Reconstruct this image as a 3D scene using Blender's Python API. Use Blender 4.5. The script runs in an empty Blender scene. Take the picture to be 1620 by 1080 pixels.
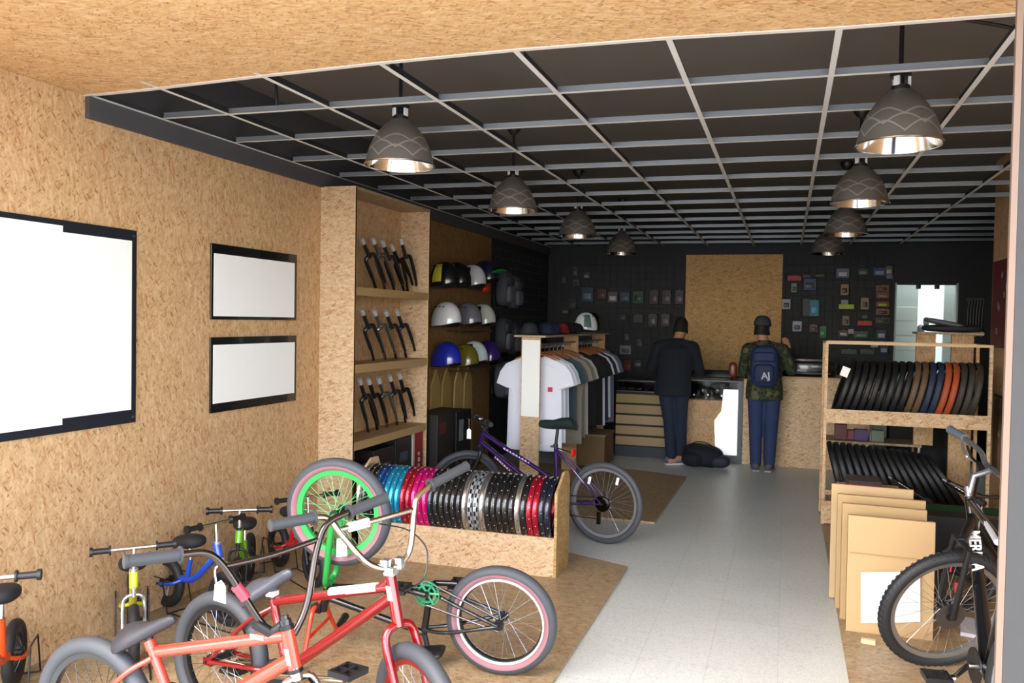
import bpy, bmesh, math, random
from mathutils import Vector, Matrix
PI = math.pi
V = Vector
rnd = random.Random(7)
COL = bpy.context.scene.collection

# ------------------------------------------------------------ camera (measured from the ceiling grid)
F_PX, YAW, PITCH, ROLL, CX, CY, HC = 1283.53, -.2883, -.0257, .0186, 863.3, 539.5, 1.66
def _axes():
    c, s = math.cos, math.sin
    fwd = V((s(YAW)*c(PITCH), c(YAW)*c(PITCH), s(PITCH)))
    right = V((c(YAW), -s(YAW), 0)); up = right.cross(fwd)
    return c(ROLL)*right+s(ROLL)*up, c(ROLL)*up-s(ROLL)*right, fwd
CR, CU, CF = _axes()
CAM = V((0, 0, HC))
def ray(x, y): return CR*((x-CX)/F_PX)-CU*((y-CY)/F_PX)+CF
def on_x(x, y, X): d = ray(x, y); return CAM+d*(X/d.x)
def on_y(x, y, Y): d = ray(x, y); return CAM+d*(Y/d.y)
def on_z(x, y, Z): d = ray(x, y); return CAM+d*((Z-HC)/d.z)
def on_p(x, y, o, n): d = ray(x, y); return CAM+d*((o-CAM).dot(n)/d.dot(n))
def at_d(x, y, dist): return CAM+ray(x, y)*dist

# ------------------------------------------------------------ materials
def lin(c):
    if isinstance(c, str):
        c = tuple(int(c[i:i+2], 16)/255 for i in (0, 2, 4))
    return tuple(v/12.92 if v <= .04045 else ((v+.055)/1.055)**2.4 for v in c[:3])+(1,)
_M = {}
def mat(c, rough=.5, metal=0, key='', coat=0, bump=0, bscale=200, spec=.5, emit=None, alpha=1, trans=0):
    k = (c, rough, metal, key, coat, bump, bscale, spec, emit, alpha, trans)
    if k in _M: return _M[k]
    m = bpy.data.materials.new('m_'+(key or str(c))); m.use_nodes = True
    nt = m.node_tree; b = nt.nodes['Principled BSDF']
    b.inputs['Base Color'].default_value = lin(c)
    b.inputs['Roughness'].default_value = rough
    b.inputs['Metallic'].default_value = metal
    b.inputs['Specular IOR Level'].default_value = spec
    b.inputs['Coat Weight'].default_value = coat
    b.inputs['Transmission Weight'].default_value = trans
    b.inputs['Alpha'].default_value = alpha
    if emit:
        b.inputs['Emission Color'].default_value = lin(emit[0]); b.inputs['Emission Strength'].default_value = emit[1]
    # gentle procedural variation so nothing is perfectly flat
    tc = nt.nodes.new('ShaderNodeTexCoord'); nz = nt.nodes.new('ShaderNodeTexNoise')
    nz.inputs['Scale'].default_value = bscale if bump else 14; nz.inputs['Detail'].default_value = 3
    nt.links.new(tc.outputs['Object'], nz.inputs['Vector'])
    if bump:
        bp = nt.nodes.new('ShaderNodeBump'); bp.inputs['Strength'].default_value = bump; bp.inputs['Distance'].default_value = .002
        nt.links.new(nz.outputs['Fac'], bp.inputs['Height']); nt.links.new(bp.outputs['Normal'], b.inputs['Normal'])
    else:
        mr = nt.nodes.new('ShaderNodeMapRange')
        mr.inputs['To Min'].default_value = max(0, rough-.06); mr.inputs['To Max'].default_value = min(1, rough+.06)
        nt.links.new(nz.outputs['Fac'], mr.inputs['Value']); nt.links.new(mr.outputs['Result'], b.inputs['Roughness'])
    _M[k] = m
    return m

class NT:
    def __init__(s, name):
        s.m = bpy.data.materials.new(name); s.m.use_nodes = True; s.t = s.m.node_tree; s.b = s.t.nodes['Principled BSDF']
    def n(s, typ, **kw):
        n = s.t.nodes.new(typ)
        for k, v in kw.items():
            if k in n.inputs: n.inputs[k].default_value = v
            else: setattr(n, k, v)
        return n
    def l(s, a, b): s.t.links.new(a, b)
    def math(s, op, a, b=None, c=None):
        n = s.t.nodes.new('ShaderNodeMath'); n.operation = op
        for i, v in enumerate((a, b, c)):
            if v is None: continue
            if isinstance(v, (int, float)): n.inputs[i].default_value = v
            else: s.l(v, n.inputs[i])
        return n.outputs[0]
    def mix(s, fac, a, b, mode='MIX'):
        n = s.t.nodes.new('ShaderNodeMix'); n.data_type = 'RGBA'; n.blend_type = mode
        for inp, v in ((n.inputs[0], fac), (n.inputs[6], a), (n.inputs[7], b)):
            if isinstance(v, (int, float)): inp.default_value = v
            elif isinstance(v, tuple): inp.default_value = v
            else: s.l(v, inp)
        return n.outputs[2]

def osb(name, plane, base=('c9a068', 'b98c54', 'dcba86'), dark='83552c', long_axis=0.0, scale=1.0, rough=.62):
    """strand board: stacked layers of elongated flakes"""
    q = NT(name)
    tc = q.n('ShaderNodeTexCoord'); sp = q.n('ShaderNodeSeparateXYZ'); q.l(tc.outputs['Object'], sp.inputs[0])
    cb = q.n('ShaderNodeCombineXYZ')
    a, b = {'x': (1, 2), 'y': (0, 2), 'z': (0, 1)}[plane]
    q.l(sp.outputs[a], cb.inputs[0]); q.l(sp.outputs[b], cb.inputs[1])
    col = None
    nz = q.n('ShaderNodeTexNoise', Scale=7*scale, Detail=2); q.l(cb.outputs[0], nz.inputs['Vector'])
    col = q.mix(nz.outputs['Fac'], lin(base[1]), lin(base[0]))
    layers = [(0, 11, 60, .55), (38, 12, 70, .55), (-30, 11, 62, .55), (75, 14, 80, .55), (16, 15, 90, .5), (-14, 13, 75, .45), (-58, 16, 110, .45), (30, 19, 130, .4)]
    for i, (ang, s1, s2, th) in enumerate(layers):
        mp = q.n('ShaderNodeMapping'); mp.vector_type = 'TEXTURE'
        mp.inputs['Rotation'].default_value = (0, 0, math.radians(ang+long_axis))
        mp.inputs['Location'].default_value = (i*3.17, i*1.31, 0)
        mp.inputs['Scale'].default_value = (1/(s1*scale), 1/(s2*scale), 1)
        q.l(cb.outputs[0], mp.inputs['Vector'])
        vo = q.n('ShaderNodeTexVoronoi', Scale=1.0, Randomness=1.0); vo.voronoi_dimensions = '2D'
        q.l(mp.outputs[0], vo.inputs['Vector'])
        sc = q.n('ShaderNodeSeparateColor'); q.l(vo.outputs['Color'], sc.inputs[0])
        near = q.math('LESS_THAN', vo.outputs['Distance'], .52)
        on = q.math('MULTIPLY', q.math('GREATER_THAN', sc.outputs[0], th), near)
        rp = q.n('ShaderNodeValToRGB'); e = rp.color_ramp.elements
        e[0].position = 0; e[0].color = lin(base[1]); e[1].position = 1; e[1].color = lin(base[2])
        m1 = e.new(.5); m1.color = lin(base[0])
        if i >= 5:
            d = e.new(.12); d.color = lin(base[1]); e[0].color = lin(dark)
        q.l(sc.outputs[1], rp.inputs[0])
        col = q.mix(q.math('MULTIPLY', on, .36), col, rp.outputs[0])
    # small dark strands and knots
    for i, (ang, s1, s2) in enumerate(((34, 20, 150), (-35, 24, 170), (4, 17, 130), (70, 26, 150))):
        mp = q.n('ShaderNodeMapping'); mp.vector_type = 'TEXTURE'
        mp.inputs['Rotation'].default_value = (0, 0, math.radians(ang+long_axis)); mp.inputs['Location'].default_value = (9+i*2.3, 4+i, 0)
        mp.inputs['Scale'].default_value = (1/(s1*scale), 1/(s2*scale), 1); q.l(cb.outputs[0], mp.inputs['Vector'])
        vo = q.n('ShaderNodeTexVoronoi', Scale=1.0); vo.voronoi_dimensions = '2D'; q.l(mp.outputs[0], vo.inputs['Vector'])
        sc = q.n('ShaderNodeSeparateColor'); q.l(vo.outputs['Color'], sc.inputs[0])
        on = q.math('MULTIPLY', q.math('GREATER_THAN', sc.outputs[0], .965), q.math('LESS_THAN', vo.outputs['Distance'], .3))
        col = q.mix(q.math('MULTIPLY', on, .5), col, lin(dark))
    # short dark specks and reddish strands scattered at random
    for i, (sx_, sy_, th, rad, op, cc) in enumerate(((20, 80, .955, .36, .65, dark), (34, 100, .945, .34, .62, dark), (9, 50, .93, .4, .42, 'a8643c'), (50, 130, .91, .4, .45, dark), (14, 70, .88, .42, .5, base[2]))):
        mp = q.n('ShaderNodeMapping'); mp.vector_type = 'TEXTURE'
        mp.inputs['Rotation'].default_value = (0, 0, math.radians(long_axis+(38, -47, 15, -20, 5)[i])); mp.inputs['Location'].default_value = (2.7*i+1, 5.1*i, 0)
        mp.inputs['Scale'].default_value = (1/(sx_*scale), 1/(sy_*scale), 1); q.l(cb.outputs[0], mp.inputs['Vector'])
        vo = q.n('ShaderNodeTexVoronoi', Scale=1.0); vo.voronoi_dimensions = '2D'; q.l(mp.outputs[0], vo.inputs['Vector'])
        sc = q.n('ShaderNodeSeparateColor'); q.l(vo.outputs['Color'], sc.inputs[0])
        on = q.math('MULTIPLY', q.math('GREATER_THAN', sc.outputs[0], th), q.math('LESS_THAN', vo.outputs['Distance'], rad))
        col = q.mix(q.math('MULTIPLY', on, op), col, lin(cc))
    mp = q.n('ShaderNodeMapping'); mp.vector_type = 'TEXTURE'; mp.inputs['Rotation'].default_value = (0, 0, math.radians(long_axis)); mp.inputs['Scale'].default_value = (1/14, 1/70, 1)
    q.l(cb.outputs[0], mp.inputs['Vector'])
    gn = q.n('ShaderNodeTexNoise', Scale=1.0, Detail=4); gn.inputs['Roughness'].default_value = .65; q.l(mp.outputs[0], gn.inputs['Vector'])
    col = q.mix(.5, col, gn.outputs['Fac'], 'SOFT_LIGHT')
    fn = q.n('ShaderNodeTexNoise', Scale=130*scale, Detail=2); q.l(cb.outputs[0], fn.inputs['Vector'])
    col = q.mix(.14, col, fn.outputs['Fac'], 'OVERLAY')
    q.l(col, q.b.inputs['Base Color'])
    q.b.inputs['Roughness'].default_value = rough; q.b.inputs['Specular IOR Level'].default_value = .3
    bp = q.n('ShaderNodeBump', Strength=.25, Distance=.002); q.l(fn.outputs['Fac'], bp.inputs['Height']); q.l(bp.outputs[0], q.b.inputs['Normal'])
    return q.m

OSB_X, OSB_Y = osb('osb_x', 'x', base=('c5a177', 'b58f64', 'd6b690'), long_axis=90), osb('osb_y', 'y', base=('c5a177', 'b58f64', 'd6b690'), long_axis=90)
OSB_DK = osb('osb_dark', 'x', base=('8b6a42', '79592f', '9a7a50'), dark='4a3216', long_axis=90)  # same board as the left wall, shade past the bookcase painted into its colour
OSB_C = osb('osb_ceiling', 'z', base=('cfa674', 'be925e', 'e0c095'), long_axis=4)
OSB_Z = osb('osb_floor', 'z', base=('a69070', '947e5e', 'b8a484'), dark='6d4d2c', long_axis=0, rough=.42)
OSB_LX = osb('osb_light_x', 'x', base=('d0b08a', 'c09c74', 'e0c8a6'), long_axis=90)
OSB_LY = osb('osb_light_y', 'y', base=('c8aa86', 'b89672', 'd6be9e'))
PLY = mat('d2b083', .6, key='board_edge', bump=.3, bscale=120)

def floor_mat():
    q = NT('terrazzo_floor')
    tc = q.n('ShaderNodeTexCoord')
    br = q.n('ShaderNodeTexBrick', Scale=1.0); br.offset = 0; br.squash = 1
    br.inputs['Brick Width'].default_value = .33; br.inputs['Row Height'].default_value = .33; br.inputs['Mortar Size'].default_value = .0022
    br.inputs['Mortar Smooth'].default_value = .3
    br.inputs['Color1'].default_value = lin('d2d7d3'); br.inputs['Color2'].default_value = lin('cbd0cc'); br.inputs['Mortar'].default_value = lin('b2b7b3')
    q.l(tc.outputs['Object'], br.inputs['Vector'])
    vo = q.n('ShaderNodeTexVoronoi', Scale=130); q.l(tc.outputs['Object'], vo.inputs['Vector'])
    sc = q.n('ShaderNodeSeparateColor'); q.l(vo.outputs['Color'], sc.inputs[0])
    rp = q.n('ShaderNodeValToRGB'); e = rp.color_ramp.elements; e[0].color = lin('a6aaa4'); e[0].position = 0; e[1].color = lin('e4e8e4'); e[1].position = 1
    m_ = e.new(.3); m_.color = lin('d0d5d1')
    q.l(sc.outputs[0], rp.inputs[0])
    c = q.mix(.38, br.outputs['Color'], rp.outputs[0])
    n2 = q.n('ShaderNodeTexNoise', Scale=1.6, Detail=4); q.l(tc.outputs['Object'], n2.inputs['Vector'])
    c = q.mix(.12, c, n2.outputs['Fac'], 'SOFT_LIGHT')
    q.l(c, q.b.inputs['Base Color'])
    mr = q.n('ShaderNodeMapRange'); mr.inputs['To Min'].default_value = .3; mr.inputs['To Max'].default_value = .42
    q.l(n2.outputs['Fac'], mr.inputs['Value']); q.l(mr.outputs[0], q.b.inputs['Roughness'])
    return q.m

def slab_mat():
    q = NT('dark_slab'); tc = q.n('ShaderNodeTexCoord'); nz = q.n('ShaderNodeTexNoise', Scale=1.2, Detail=5); q.l(tc.outputs['Object'], nz.inputs['Vector'])
    q.l(q.mix(nz.outputs['Fac'], lin('5a5650'), lin('6c6760')), q.b.inputs['Base Color']); q.b.inputs['Roughness'].default_value = .8
    return q.m

BLK = mat('16171a', .42, key='black'); BLKG = mat('101113', .22, key='black_gloss', coat=.4); BLKM = mat('1d1e21', .75, key='black_matte')
RUB = mat('3a3d43', .62, key='tyre_rubber', bump=.25, bscale=160); RUBD = mat('1e1f22', .6, key='dark_rubber', bump=.2, bscale=160)
CHR = mat('d5d6d8', .16, 1, key='chrome'); STL = mat('a5a8ad', .3, 1, key='steel'); DCHR = mat('5c5755', .18, 1, key='dark_chrome')
WHT = mat('f2f2f0', .5, key='white'); PAPER = mat('f4f4f2', .8, key='paper')

# ------------------------------------------------------------ mesh builder
def frame_of(ax):
    ax = V(ax).normalized(); h = V((0, 0, 1)) if abs(ax.z) < .9 else V((1, 0, 0))
    u = ax.cross(h).normalized(); return u, ax.cross(u).normalized(), ax
class MB:
    def __init__(s): s.bm = bmesh.new()
    def quadstrip(s, rings, closed_ring=True, closed_path=False, caps=True):
        vs = [[s.bm.verts.new(p) for p in r] for r in rings]
        n = len(vs[0]); m = len(vs)
        for i in range(m if closed_path else m-1):
            a, b = vs[i], vs[(i+1) % m]
            for j in range(n if closed_ring else n-1):
                k = (j+1) % n
                try: s.bm.faces.new((a[j], a[k], b[k], b[j]))
                except ValueError: pass
        if caps and not closed_path and closed_ring:
            for r in (vs[0][::-1], vs[-1]):
                try: s.bm.faces.new(r)
                except ValueError: pass
        return s
    def box(s, c, size, rot=None, bevel=0):
        c = V(c); sx, sy, sz = [v/2 for v in size]
        R = rot if rot is not None else Matrix.Identity(3)
        t = bmesh.new()
        bmesh.ops.create_cube(t, size=1)
        for v in t.verts: v.co = V((v.co.x*2*sx, v.co.y*2*sy, v.co.z*2*sz))
        if bevel: bmesh.ops.bevel(t, geom=t.edges[:], offset=bevel, segments=2, affect='EDGES', profile=.5)
        mp = {v: s.bm.verts.new(c+R @ v.co) for v in t.verts}
        for f in t.faces: s.bm.faces.new([mp[v] for v in f.verts])
        t.free(); return s
    def b2(s, lo, hi, bevel=0):
        lo, hi = V(lo), V(hi); return s.box((lo+hi)/2, hi-lo, bevel=bevel)
    def tube(s, pts, r, seg=10, closed=False, caps=True, flat=1.0, up=None):
        pts = [V(p) for p in pts]; n = len(pts)
        rr = r if isinstance(r, (list, tuple)) else [r]*n
        tans = []
        for i in range(n):
            a = pts[(i-1) % n] if (closed or i > 0) else pts[i]; b = pts[(i+1) % n] if (closed or i < n-1) else pts[i]
            tans.append((b-a).normalized())
        u = V(up) if up is not None else frame_of(tans[0])[0]
        rings = []
        for i in range(n):
            t = tans[i]; u = (u-t*u.dot(t))
            u = u.normalized() if u.length > 1e-6 else frame_of(t)[0]
            w = t.cross(u)
            rings.append([pts[i]+u*math.cos(2*PI*j/seg)*rr[i]+w*math.sin(2*PI*j/seg)*rr[i]*flat for j in range(seg)])
        return s.quadstrip(rings, True, closed, caps)
    def smooth_tube(s, pts, r, seg=10, sub=5, closed=False, flat=1.0, up=None):
        return s.tube(crv(pts, sub, closed), r, seg, closed, flat=flat, up=up)
    def lathe(s, prof, c, ax=(0, 0, 1), seg=32, closed=False, arc=None):
        u, w, a = frame_of(ax); c = V(c); rings = []
        for j in range(seg):
            t = 2*PI*j/seg; d = u*math.cos(t)+w*math.sin(t)
            rings.append([c+d*r+a*h for r, h in prof])
        return s.quadstrip(rings, closed, True, False)
    def cyl(s, a, b, r, seg=16): return s.tube([a, b], r, seg)
    def prism(s, pts, vec):
        vec = V(vec); a = [s.bm.verts.new(V(p)) for p in pts]; b = [s.bm.verts.new(V(p)+vec) for p in pts]
        n = len(a)
        s.bm.faces.new(a[::-1]); s.bm.faces.new(b)
        for i in range(n): s.bm.faces.new((a[i], a[(i+1) % n], b[(i+1) % n], b[i]))
        return s
    def quad(s, pts): s.bm.faces.new([s.bm.verts.new(V(p)) for p in pts]); return s
    def blob(s, c, size, rot=None, p=.5, nu=20, nv=12, zmin=-1.0):
        """superellipsoid; p<1 boxier"""
        c = V(c); R = rot if rot is not None else Matrix.Identity(3)
        sg = lambda x, e: math.copysign(abs(x)**e, x)
        rings = []
        for i in range(nv+1):
            th = -PI/2+PI*i/nv
            ring = []
            for j in range(nu):
                ph = 2*PI*j/nu
                x = sg(math.cos(th), p)*sg(math.cos(ph), p); y = sg(math.cos(th), p)*sg(math.sin(ph), p); z = max(zmin, sg(math.sin(th), p))
                ring.append(c+R @ V((x*size[0]/2, y*size[1]/2, z*size[2]/2)))
            rings.append(ring)
        return s.quadstrip(rings)
    def loft(s, secs, caps=True): return s.quadstrip([[V(p) for p in r] for r in secs], caps=caps)
    def add_mesh(s, me, M):
        mp = [s.bm.verts.new(M @ v.co) for v in me.vertices]
        for f in me.polygons:
            try: s.bm.faces.new([mp[i] for i in f.vertices])
            except ValueError: pass
        return s
    def mesh(s, name, m, smooth=True, weld=True):
        if weld: bmesh.ops.remove_doubles(s.bm, verts=s.bm.verts, dist=1e-6)
        bmesh.ops.recalc_face_normals(s.bm, faces=s.bm.faces)
        me = bpy.data.meshes.new(name); s.bm.to_mesh(me); s.bm.free()
        if isinstance(m, (list, tuple)):
            for x in m: me.materials.append(x)
        else: me.materials.append(m)
        if smooth:
            me.polygons.foreach_set('use_smooth', [True]*len(me.polygons))
            me.set_sharp_from_angle(angle=math.radians(38))
        return me
def crv(pts, sub=5, closed=False):
    pts = [V(p) for p in pts]; n = len(pts); out = []
    for i in range(n if closed else n-1):
        p1, p2 = pts[i], pts[(i+1) % n]
        p0 = pts[i-1] if (closed or i > 0) else p1*2-p2
        p3 = pts[(i+2) % n] if (closed or i < n-2) else p2*2-p1
        for k in range(sub):
            t = k/sub
            out.append(.5*((2*p1)+(p2-p0)*t+(2*p0-5*p1+4*p2-p3)*t*t+(3*p1-p0-3*p2+p3)*t**3))
    if not closed: out.append(pts[-1])
    return out

ROOT = {}
def thing(name, label, cat, loc=(0, 0, 0), group=None):
    o = bpy.data.objects.new(name, None); COL.objects.link(o); o.location = V(loc); o.empty_display_size = .05
    o['label'] = label; o['category'] = cat
    if group: o['group'] = group
    ROOT[o.name] = V(loc); return o
def part(mb, name, m, parent, label=None, smooth=True):
    r = ROOT[parent.name]
    for v in mb.bm.verts: v.co -= r
    o = bpy.data.objects.new(name, mb.mesh(name, m, smooth)); COL.objects.link(o); o.parent = parent
    ROOT[o.name] = r
    if label: o['label'] = label
    return o
def solo(mb, name, m, label, cat, group=None, smooth=True, kind=None):
    xs = [v.co for v in mb.bm.verts]
    lo = V([min(p[i] for p in xs) for i in range(3)]); hi = V([max(p[i] for p in xs) for i in range(3)])
    b = V(((lo.x+hi.x)/2, (lo.y+hi.y)/2, lo.z))
    for v in mb.bm.verts: v.co -= b
    o = bpy.data.objects.new(name, mb.mesh(name, m, smooth)); COL.objects.link(o); o.location = b
    if label: o['label'] = label
    if cat: o['category'] = cat
    if group: o['group'] = group
    if kind: o['kind'] = kind
    ROOT[o.name] = b
    return o
def struct(mb, name, m, smooth=False):
    o = bpy.data.objects.new(name, mb.mesh(name, m, smooth)); COL.objects.link(o); o['kind'] = 'structure'; ROOT[o.name] = V((0, 0, 0)); return o
def copy_tree(o, parent=None):
    c = o.copy(); COL.objects.link(c)
    if parent is not None: c.parent = parent
    for ch in list(o.children): copy_tree(ch, c)
    return c
def again(proto, loc, rot=None, label=None, group=None, first=[set()]):
    """the first call places the original itself, later ones a copy of it with its parts"""
    if proto.name in first[0]: r = copy_tree(proto)
    else: first[0].add(proto.name); r = proto
    r.location = V(loc)
    if rot is not None: r.rotation_euler = rot
    if label: r['label'] = label
    if group: r['group'] = group
    return r
def recolour(root, table):
    """give a copied thing its own colours: part name stem -> material"""
    def walk(o):
        for ch in o.children:
            stem = ch.name.split('.')[0]
            if stem in table:
                ch.data = ch.data.copy(); ch.data.materials.clear(); ch.data.materials.append(table[stem])
            walk(ch)
    walk(root)
def lettering(txt, size, M, ext=.0006, bold=0):
    cu = bpy.data.curves.new('t', 'FONT'); cu.body = txt; cu.size = size; cu.extrude = ext; cu.offset = bold; cu.align_x = 'CENTER'; cu.align_y = 'CENTER'
    o = bpy.data.objects.new('t', cu); COL.objects.link(o)
    dg = bpy.context.evaluated_depsgraph_get(); dg.update()
    me = bpy.data.meshes.new_from_object(o.evaluated_get(dg))
    mb = MB(); mb.add_mesh(me, M); bpy.data.objects.remove(o); bpy.data.meshes.remove(me)
    return mb
def basis(o, x, y):
    x = V(x).normalized(); y = V(y); y = (y-x*y.dot(x)).normalized(); z = x.cross(y)
    return Matrix(((x.x, y.x, z.x, o[0]), (x.y, y.y, z.y, o[1]), (x.z, y.z, z.z, o[2]), (0, 0, 0, 1)))
SKY_STRENGTH = 10.0; EXPOSURE = -0.55
# ------------------------------------------------------------ setting
XW, XR, ZC, YF, YB, ZS = -3.31, 1.70, 2.7136, 3.0455, 11.23, 3.10
DARKWALL = mat('24262a', .7, key='dark_paint'); BULK = mat('47464a', .7, key='bulkhead_paint')
struct(MB().b2((-3.31, -.3, -.1), (3.0, YB+.15, 0)), 'floor', floor_mat())
struct(MB().b2((-12, -14, -.12), (12, -.301, -.02)), 'floor', mat('a5a39c', .9, key='pavement', bump=.4, bscale=60))
struct(MB().b2((XW-.12, 1.3, 0), (XW, 6.57, ZC)), 'wall_left', OSB_X)
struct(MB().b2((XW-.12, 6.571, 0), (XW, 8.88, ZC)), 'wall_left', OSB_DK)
struct(MB().b2((XW-.12, 1.3, ZC+.001), (XW, 8.88, ZS+.1)), 'wall_left', BULK)
struct(MB().b2((XW-.12, 8.885, 0), (XW, YB+.12, ZS+.1)), 'wall_left', DARKWALL)
struct(MB().b2((XW, YB, 0), (1.336, YB+.12, ZS+.1)).b2((1.336, YB, 2.2), (2.03, YB+.12, ZS+.1)).b2((2.03, YB, 0), (2.9, YB+.12, ZS+.1)), 'wall_back', DARKWALL)
struct(MB().b2((XR, 2.42, 0), (XR+.12, 7.85, ZS+.1)), 'wall_right', OSB_X)
struct(MB().b2((2.78, 7.85, 0), (2.9, YB, ZS+.1)).b2((XR+.12, 7.75, 0), (2.78, 7.87, ZS+.1)), 'wall_right', DARKWALL)
EDGE = [on_z(x, y, ZC+.001) for x, y in ((134, 151), (234, 141), (402, 121), (597, 99.5), (818, 78), (1062, 59), (1331, 43), (1600, 22))]
EDGE = [V((XW, EDGE[0].y, 0))]+EDGE[1:]+[V((3.0, EDGE[-1].y+.03, 0))]
struct(MB().prism([V((XW-.12, 1.3, ZC+.001)), V((3.0, 1.3, ZC+.001))]+[V((p.x, p.y, ZC+.001)) for p in EDGE[::-1]]+[V((XW-.12, EDGE[0].y, ZC+.001))], (0, 0, .5)), 'ceiling', OSB_C)
struct(MB().b2((XW, YF, ZS), (2.9, YB, ZS+.12)), 'ceiling', slab_mat())
struct(MB().b2((XW, 3.178, 2.606), (XW+.028, YB, ZC-.004)), 'trim_1', BULK)
# shop front: grey wall leaf edged by a strip of light board
xo = on_y(1590, 540, 2.3).x
def vert_x(px0, py0, px1, py1, Y): return on_y(px0, py0, Y), on_y(px1, py1, Y)
struct(MB().b2((.530, 2.284, 0), (.545, 2.30, ZC)), 'wall_front', mat('6a5548', .6, key='jamb_edge'))
struct(MB().b2((.546, 2.285, 0), (.90, 2.36, ZC)), 'wall_front', mat('2c2b2c', .75, key='front_grey'))

# suspended ceiling grid: bare runners and cross rails
TW = mat('ceccc7', .5, key='white_tbar'); GALV = mat('8c9299', .45, .5, key='galvanised', bump=.5, bscale=90)
def xg(c): return -1.047+.6*c
k = 3
for c in [-3, -2, -1, 0, 1, 2, 3, 4]:
    x = xg(c)
    if c == 4: x = 1.353
    m = MB().b2((x-.012, YF, ZC-.001), (x+.012, YB, ZC+.0))
    o = struct(m, 'trim_%d' % k, TW); k += 1
    m = MB().b2((x-.0015, YF+.1, ZC+.0005), (x+.0015, YB, ZC+.034)); struct(m, 'trim_%d' % k, BLKM); k += 1
m = MB().prism([V((p.x, p.y-.014, ZC-.004)) for p in EDGE]+[V((p.x, p.y+.012, ZC-.004)) for p in EDGE[::-1]], (0, 0, .004)); struct(m, 'trim_%d' % k, mat('d8cfc8', .5, key='front_angle')); k += 1
m = MB().b2((XW+.028, EDGE[0].y, ZC-.004), (XW+.045, YB, ZC)); struct(m, 'trim_%d' % k, TW); k += 1
for r in range(1, 14):
    y = YF+.6*r; x1 = XR if y < 7.9 else 2.78
    struct(MB().b2((XW+.05, y-.012, ZC-.0012), (x1, y+.012, ZC-.0002)), 'trim_%d' % k, TW); k += 1
    struct(MB().b2((XW+.05, y-.0012, ZC), (x1, y+.0012, ZC+.03)).b2((XW+.05, y-.003, ZC+.025), (x1, y+.003, ZC+.03)), 'trim_%d' % k, GALV); k += 1

# plywood floor platforms
def slabp(pts, h, name='floor_platform'):
    return MB().prism([V((x, y, .001)) for x, y in pts], (0, 0, h))
o = solo(slabp([(XW+.002, 1.96), (-.975, 1.96), (-.985, 5.35), (-1.42, 5.52), (XW+.002, 5.52)], .019), 'floor_platform', OSB_Z,
     'wide strand board floor platform under the small bikes along the left wall', 'platform', smooth=False)
o = solo(slabp([(XW+.002, 6.62), (-1.0, 6.62), (-.985, 8.72), (-1.55, 8.9), (XW+.002, 8.9)], .019), 'floor_platform', OSB_Z,
     'dim strand board floor platform under the clothes rack', 'platform', smooth=False)
o = solo(slabp([(.32, 2.43), (XR-.002, 2.43), (XR-.002, 7.9), (.32, 7.9)], .019), 'floor_platform', OSB_Z,
     'strand board floor platform under the cardboard sheets on the right', 'platform', smooth=False)

# ------------------------------------------------------------ high-bay pendant lamps
def lamp_glass():
    q = NT('lamp_shell'); tc = q.n('ShaderNodeTexCoord'); sp = q.n('ShaderNodeSeparateXYZ'); q.l(tc.outputs['Object'], sp.inputs[0])
    an = q.math('ARCTAN2', sp.outputs[1], sp.outputs[0])
    lines = None
    for z0, amp, ph in ((.028, .05, 0), (.066, .04, PI/2), (.108, .03, 0)):
        s = q.math('ABSOLUTE', q.math('SINE', q.math('MULTIPLY_ADD', an, 3.0, ph)))
        zz = q.math('MULTIPLY_ADD', s, amp, z0)
        d = q.math('ABSOLUTE', q.math('SUBTRACT', sp.outputs[2], zz))
        w = q.math('SUBTRACT', 1.0, q.math('MINIMUM', q.math('MULTIPLY', d, 160.0), 1.0))
        lines = w if lines is None else q.math('MAXIMUM', lines, w)
    c = q.mix(q.math('MULTIPLY', lines, .75), lin('827d78'), lin('cfcac4'))
    q.l(c, q.b.inputs['Base Color']); q.b.inputs['Metallic'].default_value = .6; q.b.inputs['Roughness'].default_value = .36
    return q.m
MIRR = mat('eeebe8', .12, 1, key='reflector')
def make_lamp():
    t = thing('pendant_lamp', '', 'pendant lamp', (0, 0, 0), 'bell shaped pendant lamps')
    prof = [(.183, 0), (.180, .012), (.172, .05), (.158, .095), (.137, .14), (.109, .182), (.079, .214), (.056, .232), (.05, .24)]
    part(MB().lathe(prof, (0, 0, 0), seg=48), 'lamp_shade', lamp_glass(), t)
    inner = [(r-.003, h) for r, h in prof[:-2]]+[(.045, .224), (.0, .226)]
    part(MB().lathe(inner, (0, 0, 0), seg=48), 'reflector', MIRR, t, 'mirror bright inner reflector')
    part(MB().lathe([(.183, -.003), (.188, -.001), (.188, .004), (.182, .005)], (0, 0, 0), seg=48, closed=True), 'rim', CHR, t)
    m = MB().cyl((0, 0, .236), (0, 0, .262), .04, 20).cyl((0, 0, .30), (0, 0, .318), .046, 20).cyl((0, 0, .262), (0, 0, .30), .016, 12)
    part(m, 'socket_housing', BLK, t)
    for i in range(3):
        a = 2*PI*i/3-.55
        part(MB().box((math.cos(a)*.036, math.sin(a)*.036, .281), (.024, .012, .044), Matrix.Rotation(a+PI/2, 3, 'Z')), 'bracket', mat('f3f5f6', .25, key='bright_bracket'), t)
    part(MB().cyl((0, 0, .318), (0, 0, .6), .010, 8), 'suspension_rod', BLK, t)
    part(MB().lathe([(0, .565), (.012, .555), (.036, .575), (.056, .605), (.056, .626), (0, .628)], (0, 0, 0), seg=20), 'ceiling_rose', BLK, t)
    part(MB().blob((0, 0, .15), (.07, .07, .13), p=1), 'bulb', mat('e8e8e2', .2, key='bulb'), t)
    return t
lamp = make_lamp()
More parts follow.
